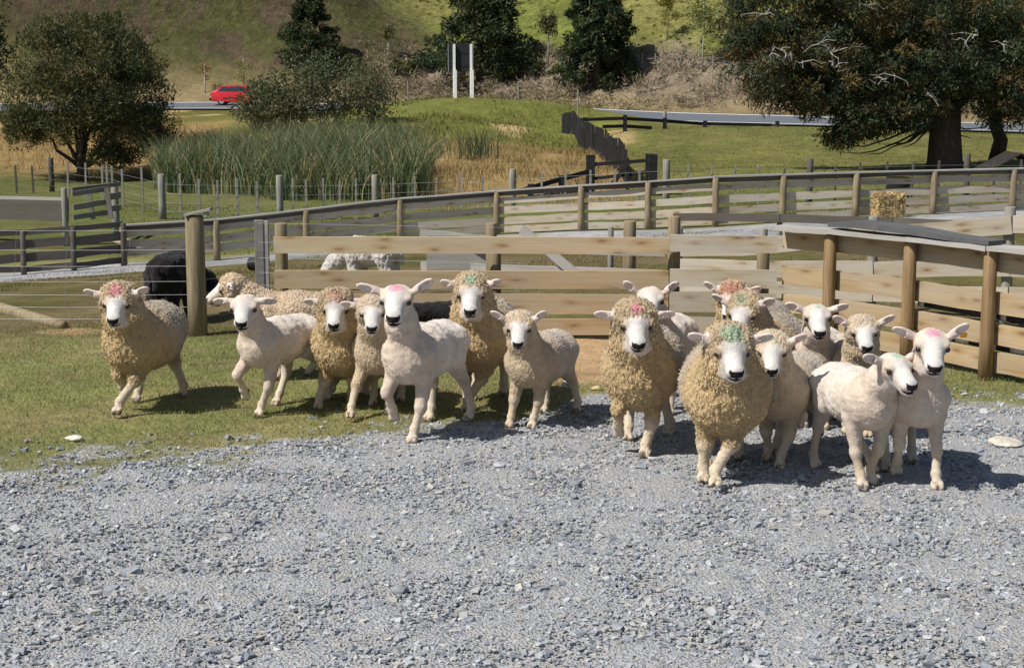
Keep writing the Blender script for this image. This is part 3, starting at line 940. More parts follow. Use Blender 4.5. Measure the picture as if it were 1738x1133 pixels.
# ---------------------------------------------------------------- timber
M_HONEY = wood('treated_pine', (.37, .265, .145), (.46, .345, .205), (.40, .36, .295), .55)
M_GREYW = wood('weathered_board', (.39, .335, .25), (.49, .43, .34), (.48, .46, .42), .7)
M_TAN = wood('pale_tan_board', (.43, .33, .21), (.53, .42, .275), (.47, .43, .36), .4)
M_OLDW = wood('old_grey_board', (.25, .235, .21), (.36, .34, .31), (.41, .40, .385), .8, False)
M_DARKW = wood('dark_shaded_board', (.075, .063, .052), (.12, .105, .090), (.13, .125, .115), .6, False)  # dark timber tone; on several fences it stands in for shade
M_BLACKW = wood('black_stained_timber', (.012, .012, .013), (.022, .022, .024), (.045, .045, .048), .5, False)
def postmat(name, c1, c2, moss):
    m = N(name, .88, .12)
    v = m.coord('Object', rand=True)
    k = m.n('ShaderNodeMapping'); k.inputs['Scale'].default_value = (26, 26, 1.4); m.l(v, k.inputs['Vector'])
    g = m.noise(k.outputs[0], 1.0, 4, .65, .5)
    base = m.ramp(g, [(.28, tuple(x * .62 for x in c1)), (.5, c1), (.75, c2)])
    base = m.mix(m.ramp(m.noise(v, 4, 4), [(.5, 0), (.72, .55)]), base, moss)
    m.color(base); m.bump(g, .5, .006)
    return m.m
M_POST = postmat('round_post', (.245, .195, .125), (.36, .30, .205), (.16, .16, .07))
M_POSTO = postmat('orange_post', (.26, .17, .088), (.38, .265, .15), (.30, .25, .17))
M_POSTG = postmat('grey_post', (.25, .24, .21), (.36, .345, .31), (.22, .215, .18))
M_WIRE = plain('galvanised_wire', (.36, .37, .38), .5, .5, .5)

def board(name, p0, p1, h, t, mat, parent, seg=5, up=(0, 0, 1), wob=.004, kind=None):
    """plank from p0 to p1 (centre line), height h along up, thickness t; slightly bowed, uneven edges"""
    p0, p1 = Vector(p0), Vector(p1)
    L = (p1 - p0).length
    xs = np.linspace(0, L, seg + 1)
    bow = rng.normal(0, wob, 2)
    V = []
    for i, x in enumerate(xs):
        u = x / L
        dz = bow[0] * 4 * u * (1 - u) + rng.normal(0, wob * .35); dy = bow[1] * 4 * u * (1 - u)
        e = rng.normal(0, wob * .5, 2)
        for yy, zz in ((-t / 2, -h / 2 + e[0]), (t / 2, -h / 2 + e[0]), (t / 2, h / 2 + e[1]), (-t / 2, h / 2 + e[1])):
            V.append((x, yy + dy, zz + dz))
    F = [(i * 4 + k, i * 4 + (k + 1) % 4, (i + 1) * 4 + (k + 1) % 4, (i + 1) * 4 + k) for i in range(seg) for k in range(4)]
    F = [f[::-1] for f in F]
    F += [(0, 1, 2, 3), tuple(seg * 4 + k for k in (3, 2, 1, 0))]
    o = add(name, mesh_np(name, np.array(V), np.array(F)), mat, parent, frame(p0, p1, up))
    return o

def post(name, p, h, r, mat, parent, n=12, lean=(0, 0), sink=.12, square=False, group=None):
    """upright post standing on ground point p"""
    top = [r * .97, r * .90]
    pts, rad = [], []
    for zz, rr in ((-sink, r * 1.03), (h * .33, r * (1 + rng.normal(0, .02))), (h * .7, r * (1 + rng.normal(0, .02))), (h - r * .18, r * .97), (h, r * .86)):
        pts.append(Vector((lean[0] * max(zz, 0), lean[1] * max(zz, 0), zz))); rad.append(rr)
    mb = MB().tube(pts, rad, 4 if square else n)
    me = mb.mesh(name, smooth=False)
    if not square and n > 8:
        fl = np.ones(len(me.polygons), bool); fl[-2 * n:] = False
        me.polygons.foreach_set('use_smooth', fl)
    M = Matrix.Translation(Vector(p)) @ Matrix.Rotation(R(45) if square else rng.uniform(0, 6), 4, 'Z')
    return add(name, me, mat, parent, M)

def wire(name, pts, r, parent, mat=None):
    o = MB().tube([Vector(p) for p in pts], r, 4, cap=False).mesh(name)
    return add(name, o, mat or M_WIRE, parent)

def at_z(px, Y, z):
    return Vector((PX(px, Y), Y, z))

def rails(parent, pts, zs, h, t, mat, off=(0, 0, 0), name='rail', wob=.006, overlap=.0):
    """one board per bay and height; pts are ground points, zs heights above ground"""
    for i in range(len(pts) - 1):
        for k, z in enumerate(zs):
            mt = mat[k] if isinstance(mat, (list, tuple)) else mat
            hh = h[k] if hasattr(h, '__len__') else h
            a, b = Vector(pts[i]), Vector(pts[i + 1])
            d = (b - a).normalized() * .006
            zz = (z[i], z[i + 1]) if hasattr(z, '__len__') else (z, z)
            o = Vector(off)
            board(name, a + d + Vector((0, 0, zz[0] + rng.normal(0, .006))) + o, b - d + Vector((0, 0, zz[1] + rng.normal(0, .006))) + o, hh, t, mt, parent, 4, wob=wob)

# ---- near rail fence across the yard (boards on the camera side, posts behind)
YA = 15.75
A0, A1, A2 = at_z(468, YA, 0), at_z(1134.5, 15.62, 0), at_z(1316, 15.45, 0)
fa = empty('rail_fence', at_z(900, YA, 0), 0, 'honey coloured four board timber rail fence behind the running flock', 'fence')
for k, (z, hh) in enumerate(((.955, .170), (.60, .185), (.35, .205), (.115, .170))):
    board('board', A0 + Vector((0, 0, z)), A1 + Vector((-.006, 0, z + .01)), hh, .045, M_HONEY if k else M_TAN, fa, 8)
    board('board', A1 + Vector((.006, 0, z + .035)), A2 + Vector((0, 0, z + .035)), hh, .045, M_GREYW, fa, 5)
for px, h in ((480, 1.17), (840, .98), (1142, 1.25), (1293, 1.02)):
    post('post', at_z(px, 15.75 - .12 * (px > 1000) + .12, 0) + Vector((0, .02, 0)), h, .065, M_POST, fa)
# ---- thick post with a little slanted board, wire strands to the left
wf = empty('wire_fence', at_z(335, 15.85, 0), 0, 'thick round post with a slanted board on top and wire strands strung left', 'fence')
post('strainer_post', at_z(335.5, 15.85, 0), 1.25, .098, M_POST, wf, 18)
pb = at_z(343, 15.83, 1.295)
board('cap_board', pb + Vector((-.135, 0, -.035)), pb + Vector((.135, 0, .028)), .022, .17, M_OLDW, wf, 3)
add('cap_cleat', MB().box(-.02, .02, -.06, .06, -.02, .02).mesh('cap_cleat'), M_OLDW, wf, Matrix.Translation(pb + Vector((.08, -.01, -.028))))
for z in (1.10, .895, .725, .565, .425, .295, .17):
    a = at_z(-420, 16.1, z + .01); b = at_z(326, 15.85, z)
    pts = [a.lerp(b, u) + Vector((0, 0, -.02 * math.sin(u * math.pi))) for u in np.linspace(0, 1, 9)]
    wire('wire', pts, .0015, wf)
    wire('wire', [at_z(340, 15.95, z), at_z(443, 16.55, z + .01), at_z(900, 16.1, z)], .0013, wf)
for px in (-150, 36, 122, 228):
    wire('dropper', [at_z(px, 15.9, 1.10), at_z(px - 6, 15.9, .72), at_z(px - 14, 15.9, .16)], .0015, wf)
post('stay_post', at_z(-330, 16.05, 0), 1.2, .08, M_POST, wf)
# sawn twin posts
tp = empty('sawn_post', at_z(443, 16.7, 0), 0, 'tall grey sawn timber post beside the end of the rail fence', 'post', None)
add('beam', MB().box(-.045, .045, -.04, .04, -.1, 1.13).mesh('beam'), M_OLDW, tp, Matrix.Translation(at_z(443, 16.7, 0)) @ Matrix.Rotation(.2, 4, 'Z'))
add('beam', MB().box(-.028, .028, -.04, .04, -.1, 1.12).mesh('beam'), M_OLDW, tp, Matrix.Translation(at_z(455, 16.72, 0)))
# ---- right hand rail fence coming toward the yard
Bx = [(1316, 15.45), (1405, 15.02), (1540, 14.25), (1676, 13.42), (1830, 12.62), (1990, 11.85)]
Bp = [at_z(px, Y, 0) for px, Y in Bx]
fb = empty('rail_fence', Bp[2], 0, 'rail fence with orange round posts and a flat top plank right of the flock', 'fence')
bo = Vector((.075, .06, 0))
for i in range(len(Bp) - 1):
    d = (Bp[i + 1] - Bp[i]).normalized() * .004
    for k, z in enumerate((1.045, .66, .40, .135)):
        zz = z + (.0, .012, -.008, .01)[k]
        board('board', Bp[i] + d + bo + Vector((0, 0, zz)), Bp[i + 1] - d + bo + Vector((0, 0, zz)), (.185, .19, .185, .185)[k], .045, (M_TAN if k == 0 else M_HONEY), fb, 5)
    a, b = Bp[i] + Vector((.03, .0, 1.165)), Bp[i + 1] + Vector((.03, .0, 1.165))
    board('top_plank', a + d, b - d, .045, .23, M_OLDW, fb, 5)
for k, p in enumerate(Bp[1:]):
    post('post', p, 1.138, .062, M_POSTO, fb, 14)
# dark bent slab lying on the top plank
sl = [Bp[1].lerp(Bp[2], .0) + Vector((.02, 0, 1.235)), Bp[1].lerp(Bp[2], .35) + Vector((.03, 0, 1.262)), Bp[2] + Vector((.03, -.0, 1.245)), Bp[2].lerp(Bp[3], .5) + Vector((.035, 0, 1.222)), Bp[3] + Vector((.05, -.0, 1.212))]
V, F = [], []
dirn = (Bp[3] - Bp[1]).normalized(); nrm = Vector((-dirn.y, dirn.x, 0))
for i, p in enumerate(sl):
    w, t = (.075, .12, .13, .13, .12)[i], (.022, .034, .030, .022, .018)[i]
    for a, b in ((-w, -t), (w, -t), (w, t), (-w, t)):
        V.append(p + nrm * a + Vector((0, 0, b)))
F = [(i * 4 + k, i * 4 + (k + 1) % 4, (i + 1) * 4 + (k + 1) % 4, (i + 1) * 4 + k)[::-1] for i in range(4) for k in range(4)] + [(0, 1, 2, 3), (19, 18, 17, 16)]
M_SLAB = wood('dark_slab', (.070, .072, .076), (.105, .108, .112), (.16, .16, .155), .4, False)
tag(add('slab', mesh_np('slab', np.array(V), np.array(F)), M_SLAB), 'dark grey bent slab lying along the top plank of the fence', 'slab')
# dark pipe with white ends behind the boards, striped pole lower down
M_PIPE = plain('black_pipe', (.03, .03, .033), .45)
M_WHITE = plain('white_paint', (.80, .80, .78), .5)
pp = empty('water_pipe', Bp[2], 0, 'black pipe with white ends running behind the orange fence posts', 'pipe')
o2 = Vector((.14, .11, 0))
a, b = Bp[2] + o2 + Vector((0, 0, .545)), Bp[4] + o2 + Vector((0, 0, .53))
add('tube', MB().tube([a, b], .032, 10).mesh('tube', True), M_PIPE, pp)
for u in (0.01, .46, .52):
    q0, q1 = a.lerp(b, u), a.lerp(b, u + .03)
    add('collar', MB().tube([q0, q1], .036, 10).mesh('collar', True), M_WHITE, pp)
sp = empty('striped_pole', Bp[2] + Vector((.3, .2, 0)), 0, 'black and white striped pole seen through the lowest gap of the fence', 'pole')
a, b = Bp[2] + o2 + Vector((.0, .0, .275)), Bp[4] + o2 + Vector((.0, 0, .25))
for k in range(12):
    add('band', MB().tube([a.lerp(b, k / 12), a.lerp(b, (k + 1) / 12)], .034, 10).mesh('band', True), M_WHITE if k % 2 == 1 else M_PIPE, sp)
# ---- grey board fence of the race behind
Cx = [(1150, 18.7), (1293, 18.0), (1480, 17.2), (1710, 16.3), (1960, 15.5)]
Cp = [G(px, Y) for px, Y in Cx]
fc = empty('rail_fence', Cp[1], 0, 'silver grey board fence standing behind the top plank fence', 'fence')
rails(fc, Cp, [(.60, .70, .90, 1.12, 1.2), (.38, .44, .52, .66, .7), (.16, .18, .25, .34, .4)], .19, .04, M_GREYW, name='board')
for i, p in enumerate(Cp):
    post('post', p + Vector((0, .10, 0)), (.85, .9, 1.12, 1.30, 1.35)[i], .06, M_POSTG, fc)
# low grey gate and braces between the rails
gp = empty('farm_gate', G(900, 20.5), 0, 'grey timber gate with diagonal braces seen between the rails', 'gate')
g0, g1 = G(716, 20.8), G(1128, 19.4)
for z, hh in ((.50, .15), (.17, .15)):
    board('rail', g0 + Vector((0, 0, z)), g1 + Vector((0, 0, z)), hh, .04, M_OLDW, gp, 5)
g2 = G(800, 20.5); g3 = G(905, 20.1); g4 = G(960, 19.9)
board('brace', g0 + Vector((0, -.05, .62)), g3 + Vector((0, -.05, .50)), .13, .035, M_OLDW, gp)
board('brace', G(885, 20.2) + Vector((0, -.05, .72)), G(985, 19.85) + Vector((0, -.05, .1)), .12, .035, M_OLDW, gp)
add('side_board', MB().box(-.42, .42, -.02, .02, .02, .62).mesh('side_board'), M_OLDW, gp, Matrix.Translation(G(778, 20.6) + Vector((0, -.1, 0))))
for px, h, r in ((834, .78, .075), (1068, .80, .085), (1036, .72, .04)):
    post('post', G(px, 20.3) + Vector((0, .1, 0)), h, r, M_POST if r > .05 else M_POSTG, gp)
# ---- low rail beyond, its shaded side put into the dark timber colour
Dx = [(1140, 25.8), (1320, 24.6), (1510, 23.4), (1745, 22.0), (2000, 20.5)]
Dp = [G(px, Y) for px, Y in Dx]
fd = empty('rail_fence', Dp[1], 0, 'low dark single rail fence along the lane', 'fence')
rails(fd, Dp, [.52], .13, .05, M_DARKW)
for p in Dp: post('post', p + Vector((0, .08, 0)), .50, .045, M_POSTG, fd)

# ---- long rail fence across the middle distance
E_ = [(215, 31.5, .80), (372, 32, .84), (523, 32.5, .86), (681, 33, .89), (843, 33.4, .93), (985, 32.8, .96), (1097, 32.2, 1.0), (1210, 31.8, 1.02), (1323, 31.9, .98), (1445, 32, .93), (1575, 32.2, .90), (1708, 32.5, .875), (1850, 32.9, .87)]
Ep = [G(px, Y) for px, Y, h in E_]
fe = empty('rail_fence', Ep[5], 0, 'long weathered rail fence curving across the lane behind the yards', 'fence')
for i in range(len(Ep) - 1):
    a, b = Ep[i], Ep[i + 1]; ha_, hb_ = E_[i][2], E_[i + 1][2]
    nn = Vector((-(b - a).y, (b - a).x, 0)).normalized() * .085
    d = (b - a).normalized() * .005
    for f_, hh in ((.80, .13), (.545, .155), (.315, .155), (.11, .14)):
        if i < 3 and f_ == .11: continue
        board('board', a + d + nn + Vector((0, 0, ha_ * f_ + rng.normal(0, .008))), b - d + nn + Vector((0, 0, hb_ * f_ + rng.normal(0, .008))), hh, .035, M_GREYW, fe, 4, wob=.008)
    board('cap_rail', a + d + nn * 1.0 + Vector((0, 0, ha_ * .945)), b - d + nn * 1.0 + Vector((0, 0, hb_ * .945)), .10, .05, M_DARKW, fe, 4, wob=.006)  # dark tone stands for the shade beneath the cap plank
    board('cap_plank', a + d + nn * .6 + Vector((0, 0, ha_ + .012)), b - d + nn * .6 + Vector((0, 0, hb_ + .012)), .028, .2, M_OLDW, fe, 3, wob=.004)
for p, e in zip(Ep, E_):
    post('post', p, e[2] - .006, .07, M_POST, fe)
# left end of that line, shade on the rails put into dark boards
Fx = [(-160, 29.6), (45, 30.4), (130, 30.6), (214, 31.2)]
Fp = [G(px, Y) for px, Y in Fx]
ff = empty('rail_fence', Fp[1], 0, 'dark rail fence with leaning posts at the edge of the dirt paddock', 'fence')
for i in range(3):
    for z, hh in ((.84, .11), (.60, .16), (.33, .17), (.10, .12)):
        board('board', Fp[i] + Vector((.005, .07, z)), Fp[i + 1] + Vector((-.005, .07, z + .01)), hh, .04, M_DARKW, ff, 4, wob=.01)
for p in Fp: post('post', p, .88, .055, M_DARKW, ff, lean=(-.04, 0))

# ---- post and batten wire fence further back
Hx = [(-90, 52), (10, 53, 0), (40, 54.5, 0), (68, 55.8, 0), (99, 57, 1), (126, 52.5, 0), (156, 50, 0), (184, 48, 0), (192, 47.5, 0), (201, 47, 0), (218, 45.6, 0), (250, 43.8, 0), (283, 42, 1), (313, 42, 0), (344, 42, 0), (375, 42.1, 0), (409, 42.2, 0), (442, 42.3, 0), (480, 42.5, 1), (502, 42.6, 0), (525, 42.6, 0), (553, 42.8, 0), (580, 42.8, 0), (608, 42.9, 0), (640, 43, 1), (670, 43, 0), (706, 43, 0), (742, 43, 0), (782, 43, 0), (820, 43, 0), (870, 43, 1), (918, 42.7, 0), (958, 42.5, 0), (1000, 42.4, 0), (1040, 42.2, 0), (1082, 42.1, 0), (1127, 42, 1), (1163, 42.2, 0), (1203, 42.4, 0), (1243, 42.6, 0), (1281, 42.7, 0), (1324, 42.9, 0), (1367, 43, 1), (1410, 43.2, 0), (1451, 43.4, 0), (1496, 43.6, 0), (1538, 43.8, 0), (1582, 44, 0), (1629, 44.2, 1), (1675, 44.4, 0), (1719, 44.6, 0), (1765, 44.8, 1)]
fh = empty('batten_fence', G(640, 43), 0, 'wire fence of thin pale battens and round posts along the reed bed', 'fence')
Hp = []
for hx in Hx:
    p = G(hx[0], hx[1]); Hp.append(p)
    big = len(hx) > 2 and hx[2]
    dark = hx[0] < 110 or hx[0] > 1300  # dark timber at both ends; at the left it stands for shadow
    if big: post('post', p, 1.22 + rng.normal(0, .04), .10 if hx[0] < 1200 else .09, M_POSTG if not dark else M_DARKW, fh)
    elif hx[0] > -50:
        post('batten', p, 1.12 + rng.normal(0, .05), .042, M_DARKW if dark else M_POSTG, fh, square=True, lean=(rng.normal(0, .015), 0))
for z in (.95, .70, .45, .22):
    wire('wire', [p + Vector((0, -.05, z)) for p in Hp], .004, fh)

# ---- black gate, its rails and the paling fence
bg = empty('black_gate', G(1055, 47), 0, 'black stained timber gate with a cross brace between two stout posts', 'gate')
q0, q1 = G(1000, 46.5), G(1104, 46.0)
zb0, zb1 = P(1000, 311, 46.5).z, P(1110, 311, 46.0).z
for p, zt in ((q0, P(1000, 263, 46.5).z), (q1, P(1110, 262, 46).z)):
    add('gate_post', MB().box(-.13, .13, -.13, .13, -.1, zt - p.z).mesh('gate_post'), M_BLACKW, bg, Matrix.Translation(p))
add('gate_post', MB().box(-.11, .11, -.1, .1, -.1, P(1100, 261, 46.9).z - G(1098, 46.9).z).mesh('gate_post'), M_BLACKW, bg, Matrix.Translation(G(1098, 46.9)))
def pz(px, py, Y): return P(px, py, Y)
board('gate_rail', pz(1007, 279, 46.45), pz(1103, 272, 46.05), .11, .06, M_BLACKW, bg)
board('gate_rail', pz(1007, 303, 46.45), pz(1060, 297, 46.2), .10, .06, M_BLACKW, bg)
board('gate_rail', pz(1064, 297, 46.2), pz(1103, 291, 46.05), .11, .06, M_BLACKW, bg)
board('gate_rail', pz(1007, 330, 46.45), pz(1103, 324, 46.05), .13, .06, M_BLACKW, bg)
board('brace', pz(1036, 318, 46.2), pz(1066, 276, 46.1), .14, .05, M_BLACKW, bg)
board('stile', pz(1065, 330, 46.12), pz(1065, 275, 46.12), .10, .06, M_BLACKW, bg, up=(1, 0, 0))
br = empty('black_rail_fence', G(940, 46), 0, 'black stained rails sloping from the gate toward the reeds', 'fence')
for (xa, ya, xb, yb) in ((878, 325, 1004, 290), (878, 340, 1004, 320), (895, 356, 1004, 340)):
    board('rail', pz(xa, ya, 45.2), pz(xb, yb, 46.3), .14, .05, M_BLACKW, br)
for px, yt in ((900, 312), (952, 298)):
    p = G(px, 45.9); add('post', MB().box(-.09, .09, -.09, .09, -.1, P(px, yt, 45.9).z - p.z).mesh('post'), M_BLACKW, br, Matrix.Translation(p))
pf = empty('paling_fence', G(1000, 70), 0, 'tall black paling fence dropping down the slope beside the dry grass', 'fence')
pl = [(952, 84, 192, 232), (962, 82.5, 190, 236), (972, 80.5, 193, 241), (985, 76.5, 203, 247), (1005, 69, 212, 259), (1024, 62.5, 221, 272), (1042, 57, 239, 292), (1060, 51.5, 264, 316)]
pxs = np.array([p[0] for p in pl], float)
path = [P(p[0], 0, p[1]) for p in pl]
cum = np.r_[0, np.cumsum([math.hypot(path[i + 1].x - path[i].x, path[i + 1].y - path[i].y) for i in range(len(path) - 1)])]
npal = 96
for k in range(npal):
    s_ = cum[-1] * (k + .5) / npal
    Yk = np.interp(s_, cum, [p[1] for p in pl]); pxk = np.interp(s_, cum, pxs); yt = np.interp(s_, cum, [p[2] for p in pl])
    g = G(pxk, Yk)
    zt = P(pxk, yt, Yk).z + rng.normal(0, .03)
    h = max(1.2, zt - g.z)
    i = min(int(np.searchsorted(cum, s_)), len(path) - 1); i = max(i, 1)
    ang = math.atan2(path[i].y - path[i - 1].y, path[i].x - path[i - 1].x)
    w = cum[-1] / npal * .46
    mb = MB().box(-w, w, -.012, .012, -.15, h)
    add('paling', mb.mesh('paling'), M_BLACKW, pf, Matrix.Translation(g + Vector((0, 0, 0))) @ Matrix.Rotation(ang + rng.normal(0, .04), 4, 'Z') @ Matrix.Rotation(rng.normal(0, .012), 4, 'X'))
for z in (.3, .85):
    for i in range(len(pl) - 1):
        a = G(pl[i][0], pl[i][1]); b = G(pl[i + 1][0], pl[i + 1][1])
        nn = Vector((-(b - a).y, (b - a).x, 0)).normalized() * (-.06 if (b - a).x * 0 + 1 > 0 and Vector((-(b - a).y, (b - a).x, 0)).x < 0 else .06)
        board('rail', a + nn + Vector((0, 0, z)), b + nn + Vector((0, 0, z)), .1, .05, M_BLACKW, pf, 2)
rf = empty('black_rail_fence', G(1123, 80), 0, 'low black two rail fence between the pasture and the road', 'fence')
for (xa, ya, Ya, xb, yb, Yb) in ((978, 203.5, 79, 1057, 201, 79.5), (1057, 201, 79.5, 1123, 205, 80.5), (1123, 205, 80.5, 1190, 210, 82), (1190, 210, 82, 1310, 212, 83.2), (1023, 215, 79, 1057, 214, 79.5), (1057, 214, 79.5, 1106, 217, 80.2)):
    board('rail', P(xa, ya, Ya), P(xb, yb, Yb), .17, .06, M_BLACKW, rf, 3)
for px, Y, yt in ((1057, 79.6, 195), (1123, 80.6, 200), (1190, 82.1, 205), (1310, 83.3, 207)):
    p = G(px, Y); add('post', MB().box(-.1, .1, -.1, .1, -.2, max(.3, P(px, yt, Y).z - p.z)).mesh('post'), M_BLACKW, rf, Matrix.Translation(p))
tag(post('marker_post', G(1123, 81.6), P(1123, 188, 81.6).z - G(1123, 81.6).z, .09, M_POSTG, None), 'pale short marker post standing at the edge of the road', 'post')

# ---- loading pen at the left
M_PEN = wood('dull_pen_board', (.14, .13, .115), (.21, .195, .17), (.24, .23, .215), .7, False)
pn = empty('loading_pen', G(60, 37), 0, 'grey timber loading pen with a dark plank wall', 'pen')
w0, w1 = G(-160, 37.5), G(116, 36.5)
for ya0, ya1, hh, mt in ((336, 339, .10, M_OLDW), (347, 350, .26, M_DARKW), (365, 368, .22, M_DARKW)):
    board('wall_board', P(-160, ya0 - 5, 37.5), P(116, ya1, 36.5), hh, .05, mt, pn, 4)
post('post', G(119, 36.4), P(119, 319, 36.4).z - G(119, 36.4).z, .07, M_POSTG, pn)
post('post', G(204, 38.5), P(204, 311, 38.5).z - G(204, 38.5).z, .09, M_POSTG, pn)
for (xa, ya, Ya, xb, yb, Yb, hh) in ((122, 329, 36.3, 186, 320, 37, .12), (122, 322, 36.8, 204, 312, 38.4, .10), (124, 352, 36.3, 186, 342, 37, .13), (124, 369, 36.3, 186, 360, 37, .12), (186, 334, 37.4, 204, 331, 38.4, .16), (186, 355, 37.4, 204, 352, 38.4, .14)):
    board('panel_board', P(xa, ya, Ya), P(xb, yb, Yb), hh, .04, M_PEN, pn, 3)
for (xa, ya, xb, yb) in ((150, 322, 158, 372), (181, 319, 189, 372)):
    board('panel_stile', P(xa, ya, 36.7), P(xb, yb, 36.7), .11, .05, M_PEN, pn, 3, up=(1, 0, 0))
tag(board('ramp_board', G(208, 36.2) + Vector((0, 0, .16)), G(275, 35.0) + Vector((0, 0, .06)), .07, .34, M_GREYW, None, 4), 'pale timber ramp board sloping down from the loading pen', 'board')
# log on the paddock ground
la, lb = GP(-90, 512) + Vector((0, 0, .07)), GP(108, 557) + Vector((0, 0, .04))
m0 = MB().tube([la.lerp(lb, u) + Vector((0, 0, .012 * math.sin(5 * u))) for u in np.linspace(0, 1, 7)], [.085, .08, .078, .075, .07, .065, .055], 14).mesh('log', True)
tag(add('log', m0, M_POST), 'long brown log lying under the wire fence', 'log')

# ---- small fence on the hillside and leaning posts by the road
hf = empty('hill_fence', GP(1140, 116), 0, 'small post and wire fence along the foot of the bright hillside', 'fence')
hp_ = [GP(px, py) for px, py in ((1050, 117), (1072, 117), (1090, 116), (1112, 116), (1132, 115), (1155, 116), (1172, 116), (1210, 117), (1240, 118))]
for p in hp_: post('post', p, .95 + rng.normal(0, .08), .05, M_POSTG, hf, 6)
for z in (.75, .4): wire('wire', [p + Vector((0, -.06, z)) for p in hp_], .006, hf)
for px, Y, yt, yb, lb in ((697, 89.3, 137, 166, 'thin pale post standing on the mound left of the sign'), (880, 88.6, 141, 168, 'thin pale post standing on the mound right of the sign'), (979, 86.5, 152, 190, 'thin leaning pale post at the end of the mound by the paling fence')):
    p = G(px, Y)
    tag(post('marker_post', p, max(.6, P(px, yt, Y).z - p.z), .045, M_POSTG, None, 8, lean=(.08 if px == 979 else .02, 0)), lb, 'post')
# ---------------------------------------------------------------- alpacas
def alpaca_mesh(col, legs_x=.11, body_h=.62, grazing=True, neck_side=0.0, seed=1, fluff=.03, vox=.012, length=.34):
    fld = Field((-.7, -1.25, -.03), (.7, .75, 1.25), vox)
    L = lambda p: (p[0], -p[1], p[2])
    fld.cap(L((0, -length, body_h)), L((0, length * .6, body_h)), .165 + fluff, .17 + fluff, .06)
    fld.ell(L((0, -.02, body_h - .05)), (.18 + fluff, .34, .17 + fluff), k=.06)
    fld.cap(L((0, -length - .14, body_h + .05)), L((0, -length - .22, body_h - .18)), .06, .04, .04)
    if grazing:
        n0, n1, n2 = (neck_side * .2, length * .8, body_h + .02), (neck_side * .7, length + .28, body_h - .22), (neck_side, length + .40, .22)
        hd = (neck_side + .02, length + .46, .13)
    else:
        n0, n1, n2 = (0, length * .8, body_h + .08), (0, length + .12, body_h + .3), (0, length + .16, body_h + .5)
        hd = (0, length + .26, body_h + .52)
    fld.cap(L(n0), L(n1), .13 + fluff, .09 + fluff, .06)
    fld.cap(L(n1), L(n2), .09 + fluff, .08 + fluff, .05)
    fld.cap(L(n2), L(hd), .085 + fluff * .7, .05, .04)
    fld.cap(L(hd), L((hd[0], hd[1] + .07, hd[2] - .03)), .052, .036, .03)
    for s in (-1, 1):
        fld.cap(L((n2[0] + .05 * s, n2[1] - .02, n2[2] + .06)), L((n2[0] + .08 * s, n2[1] - .05, n2[2] + .16)), .022, .010, .02)
        for f_, bk in ((length * .62, 0), (-length * .85, .06)):
            fld.cap(L((legs_x * s, f_, body_h - .08)), L((legs_x * s, f_ - bk, body_h * .50)), .11 + fluff, .065 + fluff, .05)
            fld.cap(L((legs_x * s, f_ - bk, body_h * .50)), L((legs_x * s, f_ + bk * .3, .06)), .055 + fluff, .040 + fluff * .4, .03)
            fld.cap(L((legs_x * s, f_, .055)), L((legs_x * s, f_ + .05, .035)), .042, .034, .02)
    V, Q = surface_nets(fld)
    Nn = vnormals(V, Q)
    w = worley(V * np.array([22, 22, 12]) + seed, seed)
    V = V + Nn * ((.5 - w) * .022 + (fbm(V * 8, 2, seed) - .5) * .05)[:, None] * sstep(.05, .2, V[:, 2])[:, None]
    C = np.array(col)[None] * (.75 + .5 * fbm(V * 9, 3, seed + 1))[:, None]
    return mesh_np('body', V, Q, True, np.clip(C, 0, 1), {'wool': np.ones(len(V)) * .8})

def alpaca(px, py, heading, label, col, scale=1.0, **k):
    g = GP(px, py)
    root = empty('alpaca', g, -R(heading), label, 'alpaca')
    M = WM[root.name] @ Matrix.Scale(scale, 4)
    add('body', alpaca_mesh(col, **k), M_FLEECE, root, M)
    return root
alpaca(296, 545, -172, 'black alpaca grazing behind the thick fence post', (.014, .012, .012), seed=3, neck_side=-.28, scale=.92, body_h=.64)
alpaca(628, 491, 112, 'white alpaca grazing behind the top rail', (.62, .59, .55), seed=5, scale=.82, fluff=.04)
# low black dog trotting behind the flock
g = G(735, 15.0)
root = empty('dark_animal', g, 0, 'low black animal half hidden between two sheep in front of the rails', 'animal')
fld = Field((-.6, -.35, -.02), (.75, .35, .75), .013)
fld.cap((-.24, 0, .36), (.20, 0, .36), .095, .115, .05); fld.cap((.20, 0, .37), (.37, -.03, .42), .085, .06, .05)
fld.ell((.41, -.04, .43), (.075, .065, .062), k=.03); fld.cap((.44, -.04, .415), (.54, -.06, .39), .042, .028, .02)
fld.cap((-.30, 0, .40), (-.52, .02, .28), .03, .022, .03)
for s_ in (-1, 1):
    fld.cap((.40, -.04 + .045 * s_, .48), (.385, -.04 + .06 * s_, .53), .022, .010, .02)
    fld.cap((.17, .06 * s_, .32), (.19 + .03 * s_, .06 * s_, .17), .055, .03, .03); fld.cap((.19 + .03 * s_, .06 * s_, .17), (.18 + .08 * s_, .06 * s_, .03), .028, .022, .02)
    fld.cap((-.23, .06 * s_, .34), (-.19 - .03 * s_, .07 * s_, .20), .075, .04, .03); fld.cap((-.19 - .03 * s_, .07 * s_, .20), (-.28 - .05 * s_, .07 * s_, .12), .034, .024, .02); fld.cap((-.28 - .05 * s_, .07 * s_, .12), (-.25 - .05 * s_, .07 * s_, .03), .024, .022, .02)
V, Q = surface_nets(fld)
V = V + vnormals(V, Q) * ((fbm(V * 18, 3, 8) - .5) * .03)[:, None]
add('body', mesh_np('body', V, Q, True, np.tile([.014, .013, .013], (len(V), 1)), {'wool': np.ones(len(V)) * .4}), M_FLEECE, root, WM[root.name])

